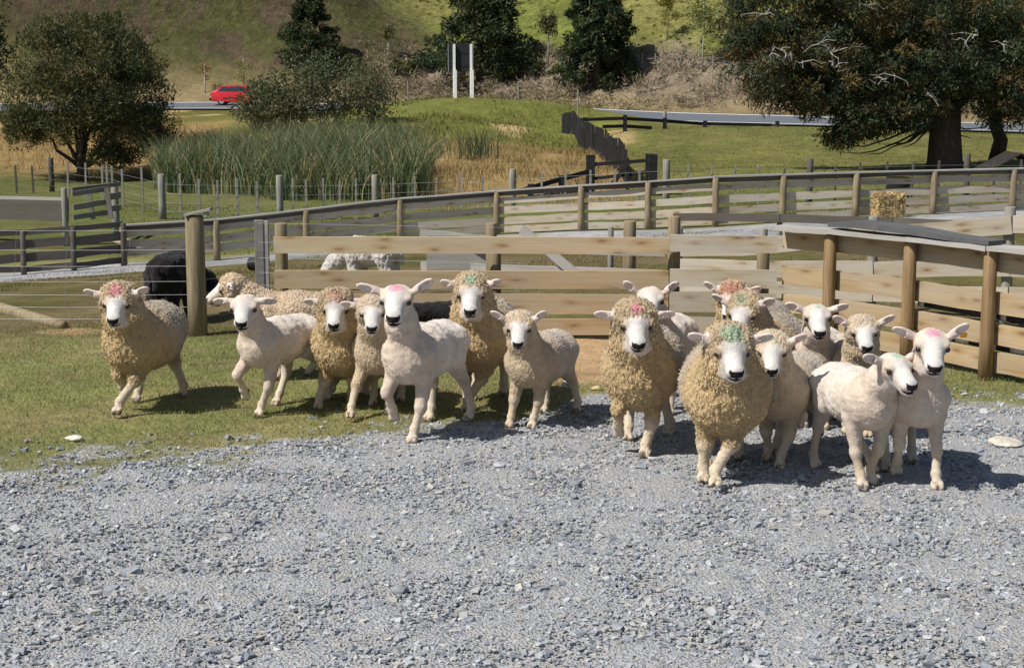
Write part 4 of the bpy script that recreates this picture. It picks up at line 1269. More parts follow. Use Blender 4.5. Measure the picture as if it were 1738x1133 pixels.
# ---------------------------------------------------------------- sign board seen from behind
sg = G(784, 90)
si = empty('road_sign', sg, 0, 'back of a black road sign on two white posts on the grassy mound', 'sign')
def zpy(py, Y): return P(784, py, 90).z
M_SIGNB = plain('sign_back', (.022, .022, .025), .55)
M_ALU = plain('sign_edge', (.55, .56, .57), .4, .5, .6)
xl, xr = PX(764, 90), PX(804.5, 90)
add('panel', MB().box(xl, xr, -.02, .02, zpy(122, 95), zpy(73, 95)).mesh('panel'), M_SIGNB, si, Matrix.Translation((0, 90.12, 0)))
for x0, x1, z0, z1 in ((xl - .03, xl, zpy(122, 95), zpy(73, 95)), (xr, xr + .03, zpy(122, 95), zpy(73, 95))):
    add('panel_edge', MB().box(x0, x1, -.03, .03, z0, z1).mesh('panel_edge'), M_ALU, si, Matrix.Translation((0, 90.12, 0)))
for z in (zpy(90, 95), zpy(112, 95)):
    add('stiffener', MB().box(xl + .02, xr - .02, -.04, -.022, z - .03, z + .03).mesh('stiffener'), M_SIGNB, si, Matrix.Translation((0, 90.12, 0)))
for pxa, pxb in ((771.5, 775.5), (799.5, 804)):
    x = PX(pxa + 2, 90); gz_ = tz(x, 89.9)
    add('post', MB().box(-.075, .075, -.07, .07, -.3, zpy(75, 95) - gz_).mesh('post'), M_WHITE, si, Matrix.Translation((x, 89.98, gz_)))
    add('post_sleeve', MB().box(-.09, .09, -.07, .07, -.3, zpy(119, 95) - gz_).mesh('post_sleeve'), M_WHITE, si, Matrix.Translation((x + .06, 89.83, gz_)))

# ---------------------------------------------------------------- red hatchback on the road
cx_, cy_ = PX(419, 110.5), 110.5
cz_ = float(road_z(cx_, cy_))
slope = math.atan2(float(road_z(cx_, cy_ + 1) - road_z(cx_, cy_)), 1.0)
M_RED = N('red_car_paint', .3, .5); M_RED.b.inputs['Base Color'].default_value = (.66, .02, .035, 1); M_RED.b.inputs['Coat Weight'].default_value = .4; M_RED = M_RED.m
M_GLASS = N('car_glass', .08, .6); M_GLASS.b.inputs['Base Color'].default_value = (.03, .045, .055, 1); M_GLASS = M_GLASS.m
M_TYRE = plain('tyre_rubber', (.02, .02, .021), .85)
M_RIM = plain('wheel_rim', (.62, .63, .64), .3, .5, .7)
M_BUMP = plain('bumper_plastic', (.03, .03, .032), .6)
M_LAMP = plain('head_lamp', (.75, .77, .78), .15, .6)
M_TAIL = plain('tail_lamp', (.35, .01, .01), .2, .6)
CM = Matrix.Translation((cx_, cy_, cz_)) @ Matrix.Rotation(slope, 4, 'X')
car = empty('parked_car'.replace('parked_', ''), (cx_, cy_, cz_), 0, 'red hatchback car driving along the road behind the bushes', 'car')
def loft(stations, name, mat, parent, n=1):
    """stations: (x, halfwidth, z0, z1, inset) closed rounded-box sections along x"""
    V, F = [], []
    for x, w, z0, z1, r_ in stations:
        for yy, zz in ((-w + r_, z0), (w - r_, z0), (w, z0 + r_), (w, (z0 + z1) / 2), (w - r_ * .6, z1 - r_ * .4), (w - r_ * 1.6, z1), (-w + r_ * 1.6, z1), (-w + r_ * .6, z1 - r_ * .4), (-w, (z0 + z1) / 2), (-w, z0 + r_)):
            V.append((x, yy, zz))
    k = 10
    for i in range(len(stations) - 1):
        for j in range(k): F.append((i * k + j, (i + 1) * k + j, (i + 1) * k + (j + 1) % k, i * k + (j + 1) % k))
    mb = MB().put(V, F)
    V0 = np.array(V)
    for st in (0, len(stations) - 1):
        c = V0[st * k:(st + 1) * k].mean(0); mb.v.append(np.array([c])); ci = mb.n; mb.n += 1
        mb.f.setdefault(3, []).append(np.array([(st * k + (j + 1) % k, st * k + j, ci)[::1 if st == 0 else -1] for j in range(k)]))
    return add(name, mb.mesh(name), mat, parent, CM)
loft([(-1.98, .70, .42, .78, .08), (-1.90, .78, .30, .92, .08), (-1.3, .82, .22, .96, .08), (0, .83, .20, .95, .08), (1.0, .82, .22, .93, .08), (1.6, .80, .24, .84, .1), (1.95, .74, .30, .74, .1), (2.03, .66, .38, .66, .08)], 'body', M_RED, car)
cab = [(-1.78, .66, .90, .97, .03), (-1.25, .63, .90, 1.34, .06), (-.9, .61, .90, 1.385, .06), (.1, .61, .90, 1.385, .06), (.45, .63, .90, 1.30, .06), (1.02, .68, .88, .95, .03)]
loft(cab, 'cabin', M_RED, car)
for s in (-1, 1):
    def pane(pts):
        V = np.array([(x, s * (.665 - (z - .93) * .10), z) for x, z in pts]); V2 = V + np.array([0, s * .012, 0])
        F = [tuple(range(len(pts)))] if s < 0 else [tuple(range(len(pts)))[::-1]]
        return MB().put(V2, np.array(F)).mesh('window')
    add('window', pane([(-1.50, .97), (-.72, .97), (-.72, 1.31), (-1.18, 1.30)]), M_GLASS, car, CM)
    add('window', pane([(-.64, .97), (.74, .97), (.36, 1.29), (.05, 1.32), (-.64, 1.31)]), M_GLASS, car, CM)
    add('side_moulding', MB().box(-1.1, 1.05, s * .832 - .012, s * .832 + .012, .50, .56).mesh('side_moulding'), M_BUMP, car, CM)
    for xw in (-1.22, 1.28):
        w = empty('wheel', (0, 0, 0)); w.parent = car
        WMc = CM @ Matrix.Translation((xw, s * .72, .29))
        w.matrix_basis = WM[car.name].inverted() @ WMc; WM[w.name] = WMc
        add('tyre', MB().tube([(0, -.09, 0), (0, -.08, 0), (0, .08, 0), (0, .09, 0)], [.25, .285, .285, .25], 20).mesh('tyre', False), M_TYRE, w, WMc)
        add('rim', MB().tube([(0, s * .075, 0), (0, s * .097, 0)], [.19, .17], 16).mesh('rim'), M_RIM, w, WMc)
    add('head_lamp', MB().box(1.93, 2.02, s * .52 - .12, s * .52 + .12, .56, .68).mesh('head_lamp'), M_LAMP, car, CM)
    add('tail_lamp', MB().box(-2.0, -1.90, s * .58 - .12, s * .58 + .12, .70, .84).mesh('tail_lamp'), M_TAIL, car, CM)
    add('door_mirror', MB().box(.62, .74, s * .76 - .06, s * .76 + .06, .95, 1.06).mesh('door_mirror'), M_BUMP, car, CM)
add('bumper', MB().box(-2.10, -1.86, -.76, .76, .34, .50).mesh('bumper'), M_BUMP, car, CM)
add('bumper', MB().box(1.92, 2.10, -.72, .72, .30, .46).mesh('bumper'), M_BUMP, car, CM)
for xs_, nm in (((-1.80, .98, -1.29, 1.31), 'rear_window'), ((1.0, .96, .50, 1.27), 'windscreen')):
    x0, z0, x1, z1 = xs_
    ox = -.03 if x0 < 0 else .03
    V = np.array([(x0 + ox, -.58, z0 + .03), (x0 + ox, .58, z0 + .03), (x1 + ox, .54, z1 + .03), (x1 + ox, -.54, z1 + .03)])
    F = [(0, 3, 2, 1)] if x0 < 0 else [(0, 1, 2, 3)]
    add(nm, MB().put(V, np.array(F)).mesh(nm), M_GLASS, car, CM)

# ---------------------------------------------------------------- straw stack, rubber tub, bucket, shed
def straw(name, c, sx, sy, sz, n, seed, parent):
    r = np.random.default_rng(seed)
    p = r.uniform(-1, 1, (n, 3)); ax = r.integers(0, 3, n)
    for i in range(3):
        k = ax == i; p[k, i] = np.sign(p[k, i]) * r.uniform(.9, 1.05, k.sum())
    p *= np.array([sx, sy, sz]) / 2
    d = r.normal(0, 1, (n, 3)) * np.array([1, .7, .6]); d /= np.linalg.norm(d, axis=1, keepdims=True)
    s_ = np.cross(d, r.normal(0, 1, (n, 3))); s_ /= np.linalg.norm(s_, axis=1, keepdims=True)
    l = r.uniform(.04, .11, n)[:, None]; w = .006
    V = np.stack([p - d * l - s_ * w, p - d * l + s_ * w, p + d * l + s_ * w, p + d * l - s_ * w], 1).reshape(-1, 3)
    C = np.array([.50, .38, .20])[None] * r.uniform(.6, 1.35, (n, 1)) * np.array([1, 1, 1])
    return mesh_np(name, V, np.arange(len(V)).reshape(-1, 4), False, np.repeat(np.clip(C, 0, 1), 4, 0))
m = N('straw', .9, .1); m.color(m.attr('col')); M_STRAW = m.m
hg = GP(1507, 369)
hs = empty('hay_stack', (hg.x, hg.y, hg.z), .15, 'small golden straw bale propped against the long rail fence', 'hay')
bm = bmesh.new(); bmesh.ops.create_cube(bm, size=1); bmesh.ops.subdivide_edges(bm, edges=bm.edges, cuts=5, use_grid_fill=True)
for v in bm.verts: v.co = Vector((v.co.x * .60, v.co.y * .44, v.co.z * .56)) + Vector(rng.normal(0, .022, 3)); v.co.x *= 1.06 - .35 * (v.co.z / .56) ** 2 * 1.2; v.co.z += .03 * math.sin(v.co.x * 9)
bme = bpy.data.meshes.new('bale'); bm.to_mesh(bme); bm.free()
M_HAYIN = plain('straw_mass', (.48, .36, .18), .95, .05, 0, .45, 40)
HM = WM[hs.name] @ Matrix.Translation((0, 0, .24)) @ Matrix.Scale(.86, 4)
add('bale', bme, M_HAYIN, hs, HM)
tag(add('loose_straw', straw('loose_straw', 0, .60, .46, .57, 2600, 4, None), M_STRAW, hs, HM), kind='stuff')
M_RUB = plain('black_rubber', (.018, .018, .02), .5)
tb = G(1516, 33.6)
def tub_mesh(r0, r1, h, wall=.025, n=20):
    return MB().tube([(0, 0, 0), (0, 0, h), (0, 0, h), (0, 0, .04)], [r0, r1, r1 - wall, r0 - wall], n).mesh('tub', False)
tag(add('feed_tub', tub_mesh(.22, .26, .78), M_RUB, None, Matrix.Translation(tb)), 'black feed drum standing behind the straw bale', 'drum')
bk = GP(424, 461)
bkt = empty('bucket', bk, 0, 'black rubber bucket lying on its side near the sawn post', 'bucket')
BM_ = Matrix.Translation(bk + Vector((0, 0, .125))) @ Matrix.Rotation(R(75), 4, 'Z') @ Matrix.Rotation(R(88), 4, 'X')
add('pail', tub_mesh(.10, .125, .24, .012), M_RUB, bkt, BM_)
hp = [Vector((.125 * math.cos(a), .0 + .03 * math.sin(a), .24 + .10 * math.sin(a))) for a in np.linspace(0, math.pi, 9)]
add('handle', MB().tube(hp, .004, 5).mesh('handle'), M_WIRE, bkt, BM_)
sh = G(1705, 55)
shd = empty('field_shelter', sh, 0, 'low dark animal shelter with a pitched roof under the big tree', 'shelter')
M_SHED = plain('dark_roof', (.030, .026, .024), .8)
def gable(x0, x1, z0, z1, y0, y1, t):
    xm = (x0 + x1) / 2
    mb = MB()
    for xa, za, xb, zb in ((x0, z0, xm, z1), (xm, z1, x1, z0)):
        V = [(xa, y0, za), (xb, y0, zb), (xb, y1, zb), (xa, y1, za), (xa, y0, za - t), (xb, y0, zb - t), (xb, y1, zb - t), (xa, y1, za - t)]
        mb.put(V, [(0, 1, 2, 3), (4, 7, 6, 5), (0, 4, 5, 1), (1, 5, 6, 2), (2, 6, 7, 3), (3, 7, 4, 0)])
    return mb.mesh('roof')
zt, zl = P(1700, 258, 55).z - sh.z, P(1650, 288, 55).z - sh.z
add('roof', gable(-1.15, 1.15, zl, zt, -.9, .9, .05), M_SHED, shd, WM[shd.name])
add('wall', MB().box(-.95, .95, -.7, -.66, -.1, zl - .02).mesh('wall'), M_DARKW, shd, WM[shd.name])
add('wall', MB().box(-.95, .95, .66, .7, -.1, zl - .02).mesh('wall'), M_DARKW, shd, WM[shd.name])
# ---------------------------------------------------------------- vegetation
def leafmat(name, rough=.6, trans=.25):
    m = N(name, rough, .2)
    c = m.attr('col'); m.color(c)
    tr = m.n('ShaderNodeBsdfTranslucent'); m.l(m.mix(1.0, c, (1.0, 1.05, .6), 'MULTIPLY'), tr.inputs['Color'])
    mx = m.n('ShaderNodeMixShader'); mx.inputs[0].default_value = trans
    m.l(m.b.outputs[0], mx.inputs[1]); m.l(tr.outputs[0], mx.inputs[2])
    m.l(mx.outputs[0], m.t.nodes['Material Output'].inputs['Surface'])
    return m.m
M_LEAF = leafmat('foliage'); M_BLADE = leafmat('grass_blade', .65, .2)
def barkmat(name, c):
    m = N(name, .92, .1); v = m.coord('Object', scale=(14, 14, 2.5))
    g = m.noise(v, 1.0, 5, .65, .4)
    m.color(m.ramp(g, [(.3, tuple(x * .5 for x in c)), (.7, tuple(x * 1.25 for x in c))])); m.bump(g, .7, .03)
    return m.m
M_BARK = barkmat('dark_bark', (.085, .065, .050)); M_BARKG = barkmat('grey_bark', (.42, .40, .37)); M_BARKP = barkmat('pale_trunk', (.50, .48, .44))

def crown(clumps, per, leaf, cols, seed, droop=0.0, aspect=.35, shell=.55, upright=0.0, csd=.18):
    """clumps (n,4): centre + radius.  Rhombic leaf faces spread through each clump"""
    r = np.random.default_rng(seed)
    cl = np.asarray(clumps, float); nC = len(cl)
    n = nC * per
    ci = np.repeat(np.arange(nC), per)
    d = r.normal(0, 1, (n, 3)); d /= np.linalg.norm(d, axis=1, keepdims=True)
    rad = (shell + (1 - shell) * r.random(n)) * r.uniform(.75, 1.15, n)
    p = cl[ci, :3] + d * (rad * cl[ci, 3])[:, None] * np.array([1.1, 1.1, .8])
    dr = d * .8 + r.normal(0, .7, (n, 3)) + np.array([0, 0, upright - droop])
    dr /= np.linalg.norm(dr, axis=1, keepdims=True)
    sd = np.cross(dr, r.normal(0, 1, (n, 3))); sd /= np.linalg.norm(sd, axis=1, keepdims=True)
    L_ = (leaf * r.uniform(.6, 1.5, n))[:, None]; Wd = L_ * aspect
    V = np.stack([p - dr * L_ * .5, p + sd * Wd * .5, p + dr * L_ * .5, p - sd * Wd * .5], 1).reshape(-1, 3)
    cols = np.array(cols, float)
    pick = r.integers(0, len(cols), nC)
    cc = cols[pick][ci] * r.uniform(1 - csd, 1 + csd, (nC, 1))[ci] * r.uniform(.8, 1.25, (n, 1))
    alt = r.random(n) < .18
    cc[alt] = cols[r.integers(0, len(cols), alt.sum())]
    return V, np.repeat(np.clip(cc, 0, 1), 4, 0)

def leaf_mesh(name, V, C):
    return mesh_np(name, V, np.arange(len(V)).reshape(-1, 4), False, C)

def ellip_clumps(n, c, rad, cr, seed, inner=.35, power=.6, flat_bottom=None):
    r = np.random.default_rng(seed)
    d = r.normal(0, 1, (n, 3)); d /= np.linalg.norm(d, axis=1, keepdims=True)
    q = d * (inner + (1 - inner) * r.random(n) ** power)[:, None]
    p = np.array(c) + q * np.array(rad)
    if flat_bottom is not None: p[:, 2] = np.maximum(p[:, 2], flat_bottom + r.uniform(0, .5, n))
    return np.c_[p, cr * r.uniform(.65, 1.3, n)]

def limbs(mb, base, tips, r0, seed, n=7, sag=0.0):
    r = np.random.default_rng(seed)
    for t in tips:
        b = Vector(base); t = Vector(t)
        pts = []
        for k, u in enumerate(np.linspace(0, 1, 6)):
            q = b.lerp(t, u) + Vector(r.normal(0, .05 * (t - b).length * .5, 3)) * (u * (1 - u) * 3)
            q.z += sag * math.sin(u * math.pi) * (t - b).length * .2
            pts.append(q)
        mb.tube(pts, [r0 * (1 - u * .85) for u in np.linspace(0, 1, 6)], n)
    return mb

def tree(name, label, base, trunk_mb, V, C, group=None, cat='tree', bark=None):
    root = empty(name, base, 0, label, cat, group)
    add('trunk', trunk_mb.mesh('trunk', True), bark or M_BARK, root)
    add('crown', leaf_mesh('crown', V, C), M_LEAF, root)
    return root

# ---- the bushy tree at the left
b = G(150, 62)
s = ppm(62)
def at(px, py, Y): return np.array(P(px, py, Y))
cl = []
r = np.random.default_rng(5)
for (px, py, w, h, dy, n) in ((150, 110, 120, 70, 3.0, 120), (75, 165, 72, 62, 2.4, 60), (215, 165, 75, 78, 2.6, 85), (225, 225, 68, 48, 2.2, 55), (130, 190, 110, 55, 2.8, 70), (45, 215, 45, 28, 1.6, 24), (110, 60, 70, 35, 1.8, 40), (190, 70, 60, 40, 1.8, 36), (195, 262, 40, 18, 1.2, 16)):
    c = at(px, py, 62)
    cl.append(ellip_clumps(n, c, (w / s, dy, h / s), .52, int(px + py), .45, .5))
cl = np.concatenate(cl)
V, C = crown(cl, 120, .17, [(.066, .078, .032), (.085, .094, .038), (.110, .104, .046), (.052, .066, .028), (.135, .115, .052)], 6, aspect=.24, upright=.6)
mb = MB().tube([b + Vector((0, 0, -.2)), b + Vector((.03, 0, .5)), b + Vector((0, 0, 1.1)), b + Vector((.1, 0, 2.4))], [.26, .21, .18, .10], 10)
limbs(mb, b + Vector((0, 0, .5)), [P(45, 205, 62), P(75, 180, 61.2), P(120, 150, 62), P(180, 130, 62.5), P(230, 190, 61.5), P(215, 240, 61), P(105, 225, 63), P(160, 90, 62)], .10, 3)
tree('bushy_tree', 'rounded olive brown bushy tree with forked trunk beside the reeds', b, mb, V, C)
# dark tree cut by the frame edge at the far left
b = G(-42, 100)
V, C = crown(ellip_clumps(60, at(-45, 70, 100), (2.6, 2.2, 3.4), .8, 61), 90, .3, [(.030, .042, .024), (.045, .055, .03)], 62)
tree('roadside_tree', 'dark blue green tree cut off by the left edge beside the road', b, MB().tube([b, b + Vector((0, 0, 4))], [.25, .1], 8), V, C)

# ---- big dark tree at the right with a second trunk behind it
b = G(1592, 58); s = ppm(58)
cl = []
for (px, py, w, h, dy, n) in ((1590, 60, 190, 90, 3.0, 150), (1400, 60, 130, 70, 2.4, 110), (1300, 95, 75, 60, 2.0, 62), (1275, 40, 60, 55, 2.0, 44), (1330, 150, 62, 28, 1.8, 34), (1440, 140, 80, 45, 2.2, 64), (1480, 190, 75, 38, 2.0, 50), (1560, 160, 90, 40, 2.4, 60), (1445, 228, 48, 20, 1.5, 26), (1535, 205, 45, 22, 1.5, 18), (1690, 130, 90, 70, 2.4, 95), (1710, 180, 60, 30, 2.0, 34), (1370, 175, 35, 22, 1.4, 16), (1500, -40, 200, 60, 3.0, 110), (1690, -10, 120, 80, 2.6, 70), (1340, -30, 100, 50, 2.2, 50)):
    cl.append(ellip_clumps(n, at(px, py, 57.5), (w / s, dy, h / s), .50, int(px * 3 + py), .35, .6))
for (px, py, w, h, n) in ((1520, 70, 190, 85, 150), (1640, 90, 110, 80, 70), (1400, 90, 90, 60, 50)):
    cl.append(ellip_clumps(n, at(px, py, 59.6), (w / s, .9, h / s), .50, int(px * 5 + py), .1, .7))
cl = np.concatenate(cl)
V, C = crown(cl, 115, .19, [(.044, .064, .032), (.062, .082, .040), (.036, .054, .030), (.105, .084, .034), (.080, .102, .058), (.13, .092, .036)], 8, droop=.5, aspect=.22, csd=.3)
mb = MB().tube([b + Vector((0, 0, -.3)), b + Vector((-.02, 0, .4)), b + Vector((-.05, 0, 1.4)), b + Vector((0, .1, 3.2)), b + Vector((.2, .2, 6.5)), b + Vector((.3, .2, 9))], [.78, .66, .58, .48, .36, .2], 16)
limbs(mb, b + Vector((0, 0, 2.2)), [P(1400, 60, 57), P(1300, 90, 57), P(1440, 150, 56), P(1690, 130, 57), P(1330, 150, 57), P(1480, 200, 56.5)], .2, 13)
limbs(mb, b + Vector((-.4, 0, 1.9)), [P(1395, 240, 57), P(1425, 258, 57), P(1470, 262, 57), P(1530, 250, 56.5), P(1500, 245, 57.5), P(1650, 235, 57.5), P(1675, 215, 57)], .06, 14, 5, -.5)
big = tree('spreading_tree', 'huge dark spreading tree with drooping russet tipped branches over the pasture', b, mb, V, C)
r = np.random.default_rng(19)
for (px, py) in ((1325, 85), (1340, 95), (1310, 90), (1365, 105), (1410, 90), (1415, 115), (1500, 135), (1520, 130), (1640, 70), (1660, 60), (1700, 75), (1725, 100), (1470, 10), (1300, 25), (1575, 160), (1390, 75)):
    p0 = P(px, py, 55.2 + r.uniform(-.3, .6))
    for k in range(4):
        dr = Vector((r.normal(0, .5), r.normal(0, .25), r.uniform(-.5, .35)))
        q = p0 + dr * .4 + Vector((0, 0, .08))
        add('dead_twig', MB().tube([p0, q, p0 + dr * .6 + Vector((r.normal(0, .1), 0, r.normal(0, .1))), p0 + dr * .9], [.02, .015, .010, .004], 4).mesh('dead_twig'), M_BARKG, big)
b = G(1683, 61)
tree('leaning_tree', 'slimmer leaning tree trunk beside the small dark shelter', b,
     MB().tube([b + Vector((-.2, 0, -.2)), b + Vector((0, 0, 1.0)), P(1688, 210, 61), P(1700, 150, 61), P(1720, 60, 61)], [.36, .28, .25, .2, .1], 12),
     *crown(ellip_clumps(70, at(1725, 90, 61), (2.6, 2.0, 2.6), .55, 91), 70, .19, [(.034, .045, .020), (.060, .058, .024)], 92, droop=.4, aspect=.22), bark=M_BARK)

# ---- hill trees
def conifer(px, base_py, Y, top_py, wpx, label, cols, seed, n=90, per=85, leaf=.42, group=None, trunk_h=.04):
    b = GP(px, base_py) if Y is None else G(px, Y)
    Y = b.y; s = ppm(Y)
    zt = P(px, top_py, Y).z; H_ = zt - b.z; Rw = wpx / 2 / s
    r = np.random.default_rng(seed)
    u = r.random(n) ** .8
    rr = Rw * (1 - u ** 2.2) * (.86 + .14 * np.sin(u * 9 + seed)) * r.uniform(.15, 1.0, n) ** .5 * np.minimum(1, .75 + u * 2)
    th = r.uniform(0, 6.283, n)
    pts = np.c_[b.x + rr * np.cos(th), Y + rr * np.sin(th), b.z + H_ * (trunk_h + (1 - trunk_h) * u), Rw * .20 * (1.1 - u * .6) * r.uniform(.8, 1.3, n)]
    V, C = crown(pts, per, leaf, cols, seed + 1, aspect=.3, droop=.2)
    return tree('conifer', label, b, MB().tube([b + Vector((0, 0, -.3)), b + Vector((0, 0, H_ * .5)), b + Vector((0, 0, H_ * .95))], [Rw * .08, Rw * .05, .03], 8), V, C, group)
DK = [(.028, .046, .022), (.042, .060, .027), (.060, .078, .032), (.078, .088, .036)]
conifer(815, 135, None, -60, 200, 'broad dark conifer standing right behind the road sign', DK, 101, 200, 105, .38)
conifer(1014, 150, None, -60, 145, 'dark rounded conifer behind the road above the paling fence', DK, 103, 180, 105, .38)
conifer(525, 118, None, -30, 115, 'narrow dark conifer at the foot of the hill above the bushes', DK + [(.075, .080, .03)], 105, 170, 80, .32)
def sapling(px, base_py, Y, top_py, wpx, label, cols, seed, frac=.55, bark=None, per=60, n=26):
    b = GP(px, base_py) if Y is None else G(px, Y)
    Y = b.y; s = ppm(Y)
    zt = P(px, top_py, Y).z; H_ = zt - b.z; Rw = wpx / 2 / s
    c = (b.x, Y, b.z + H_ * (1 - frac / 2))
    V, C = crown(ellip_clumps(n, c, (Rw * .8, Rw * .8, H_ * frac * .45), Rw * .42, seed, .1, .8), per, .20, cols, seed + 1, aspect=.3)
    mb = MB().tube([b + Vector((0, 0, -.2)), b + Vector((.03, 0, H_ * .4)), b + Vector((0, 0, H_ * .95))], [.06, .05, .015], 7)
    return tree('sapling', label, b, mb, V, C, None, 'tree', bark or M_BARKP)
sapling(930, 112, None, 12, 42, 'slender tree with pale trunk between the two dark conifers', [(.07, .08, .03), (.10, .10, .04)], 201)
sapling(659, 102, None, 38, 36, 'thin young tree with a pale stem left of the sign', [(.13, .12, .05), (.16, .13, .06)], 203, per=30)
sapling(1192, 122, None, -25, 80, 'airy pale green tree with a white stem by the bank', [(.15, .17, .055), (.18, .19, .07)], 205, .72, per=42, n=40)
sapling(1132, 68, None, -30, 42, 'yellow autumn poplar on the bright hillside', [(.30, .23, .04), (.26, .22, .05), (.20, .20, .05)], 207, .8, per=42)
sapling(414, 150, None, 92, 40, 'bright yellow green sapling behind the red car', [(.20, .22, .05), (.15, .17, .04)], 209, .8, per=20, n=14)
sapling(348, 158, None, 105, 30, 'small orange leaved sapling beside the road', [(.30, .13, .04), (.24, .12, .05)], 211, .6, per=18, n=10)
def bush(px, py, Y, wpx, hpx, label, cols, seed, n=40, per=60, leaf=.26, group=None, name='bush', depth=1.0):
    b = GP(px, py) if Y is None else G(px, Y)
    s = ppm(b.y)
    root = empty(name, b, 0, label, 'bush', group)
    V, C = crown(ellip_clumps(n, (b.x, b.y, b.z + hpx / s * .45), (wpx / 2 / s, depth, hpx / s * .5), .22 * hpx / s, seed, .2, .7), per, leaf, cols, seed + 1, aspect=.35)
    mb = limbs(MB(), b + Vector((0, 0, -.1)), [b + Vector((x * wpx / 2 / s * .7, 0, hpx / s * .6)) for x in (-.8, -.2, .4, .9)], .05, seed, 5)
    add('stem', mb.mesh('stem', True), M_BARK, root); add('crown', leaf_mesh('crown', V, C), M_LEAF, root)
    return root
OL = [(.070, .088, .042), (.098, .112, .055), (.130, .132, .074), (.058, .074, .042)]
# loose willow scrub above the reeds
bush(550, 0, 76, 250, 135, 'tall loose olive scrub bush rising above the reeds', OL + [(.16, .14, .09)], 301, 170, 75, .17, depth=2.4)
bush(470, 0, 76, 130, 84, 'grey green scrub bush overlapping the red car', OL + [(.15, .14, .10)], 303, 80, 75, .18, depth=2.0)
bush(635, 0, 79, 70, 105, 'brownish thin scrub at the end of the reed bed', [(.11, .10, .05), (.14, .12, .07)], 305, 40, 60, .18, depth=1.6)
GL_ = [(.075, .092, .030), (.11, .12, .038), (.06, .075, .028)]
for k, (px, py, w, h, lb) in enumerate(((690, 128, 70, 30, 'low green shrub beside the thin pale stemmed young tree'), (730, 118, 60, 36, 'dark leafy shrub just left of the road sign'), (600, 120, 50, 30, 'small green shrub above the end of the loose scrub'), (555, 130, 60, 32, 'dark shrub at the foot of the narrow conifer'), (860, 140, 60, 36, 'green shrub under the broad conifer behind the sign'), (905, 128, 52, 34, 'dark fern like shrub between the two broad conifers'), (955, 135, 50, 28, 'light green shrub beside the rounded conifer'), (1065, 138, 60, 40, 'dark shrub at the outer skirt of the rounded conifer'))):
    bush(px, py, None, w, h, lb, GL_ if k % 2 == 0 else DK, 400 + k, 22, 50, .24, 'shrubs at the foot of the hill')

# ---- blades: reeds, dry grass, scrub, lawn (uncountable)
def blades(name, pos, h, w, lean, cols, seed, seg=3, mat=None, label=None, cat=None, curve=1.0, parent=None, csd=.2):
    r = np.random.default_rng(seed)
    n = len(pos)
    th = r.uniform(0, 6.283, n)
    ld = np.c_[np.cos(th), np.sin(th)] * (lean * r.uniform(.2, 1.2, n))[:, None]
    fc = r.uniform(0, 6.283, n)
    sd = np.c_[np.cos(fc), np.sin(fc), np.zeros(n)]
    h = h * r.uniform(.65, 1.25, n)
    lev = []
    for k in range(seg + 1):
        u = k / seg
        p = pos + np.c_[ld * (h * u ** (1.3 + curve))[:, None], h * u * (1 - .18 * lean * curve * u)]
        ww = (w * (1 - u) ** .7 if k < seg else 0) * np.ones(n)
        if k < seg: lev += [p - sd * ww[:, None], p + sd * ww[:, None]]
        else: lev += [p]
    V = np.stack(lev, 1)
    m_ = V.shape[1]
    base = (np.arange(n) * m_)[:, None]
    Fq = [base + np.array([[2 * k, 2 * k + 1, 2 * k + 3, 2 * k + 2]]) for k in range(seg - 1)]
    Ft = base + np.array([[2 * seg - 2, 2 * seg - 1, 2 * seg]])
    cols = np.array(cols, float)
    C = cols[r.integers(0, len(cols), n)] * r.uniform(1 - csd, 1 + csd, (n, 1))
    F = ([np.concatenate(Fq)] if Fq else []) + [Ft]
    me = mesh_np(name, V.reshape(-1, 3), F, False, np.repeat(np.clip(C, 0, 1), m_, 0))
    return tag(add(name, me, mat or M_BLADE, parent), label, cat, kind='stuff')

def scatter(n, xr, yr, keep, seed):
    r = np.random.default_rng(seed)
    x = r.uniform(*xr, n); y = r.uniform(*yr, n)
    k = r.random(n) < keep(x, y)
    x, y = x[k], y[k]
    return np.c_[x, y, terrain(x, y)]

def reed_keep(x, y):
    px = x / y * FPX * _c + CX
    lo = np.interp(px, [275, 320, 480, 560, 700, 730], [53, 50, 46, 45.5, 44.8, 46])
    n_ = fbm(np.stack([x * .5, y * .5, 0 * x], 1), 2, 51)
    return ((px > 270) & (px < 735) & (y > lo + n_ * 1.5) & (y < 66 - (px > 600) * (px - 600) * .10)) * 1.0
pos = scatter(26000, (-13.5, -2), (44, 68), reed_keep, 71)
rh = 1.15 + 1.2 * fbm(pos * np.array([.35, .35, 0]), 3, 52)
blades('reeds', pos, rh, .021, .62, [(.115, .155, .070), (.085, .125, .062), (.16, .18, .090), (.31, .25, .13), (.10, .135, .075)], 72, 4, label='dense green reed bed with straw coloured tips behind the batten fence', cat='reeds')
pos = scatter(900, (-3.2, 1.2), (58, 66), lambda x, y: blob(x, y, PX(810, 62), 62, .8, 2.5, 7) + .5 * blob(x, y, PX(740, 63), 63, .8, 2, 9), 73)
blades('reed_tuft', pos, 1.25, .018, .4, [(.10, .125, .060), (.08, .105, .05)], 74, 3, label='small separate green reed tuft on the dry slope', cat='reeds')
def dry_keep(x, y):
    px = x / y * FPX * _c + CX
    a = (px > 640) & (x < 5.0 + (y - 50) * .055 - 1.0 - np.maximum(0, 52 - y) * .1) & (y > 43.5) & (y < 74)
    n_ = fbm(np.stack([x * .6, y * .4, 0 * x], 1), 3, 55)
    a2 = (px > -60) & (px < 330) & (y > 63) & (y < 90)
    return (a * sstep(76, 66, y) + a2 * .8) * sstep(.25, .5, n_)
pos = scatter(60000, (-28, 8), (43.5, 92), dry_keep, 75)
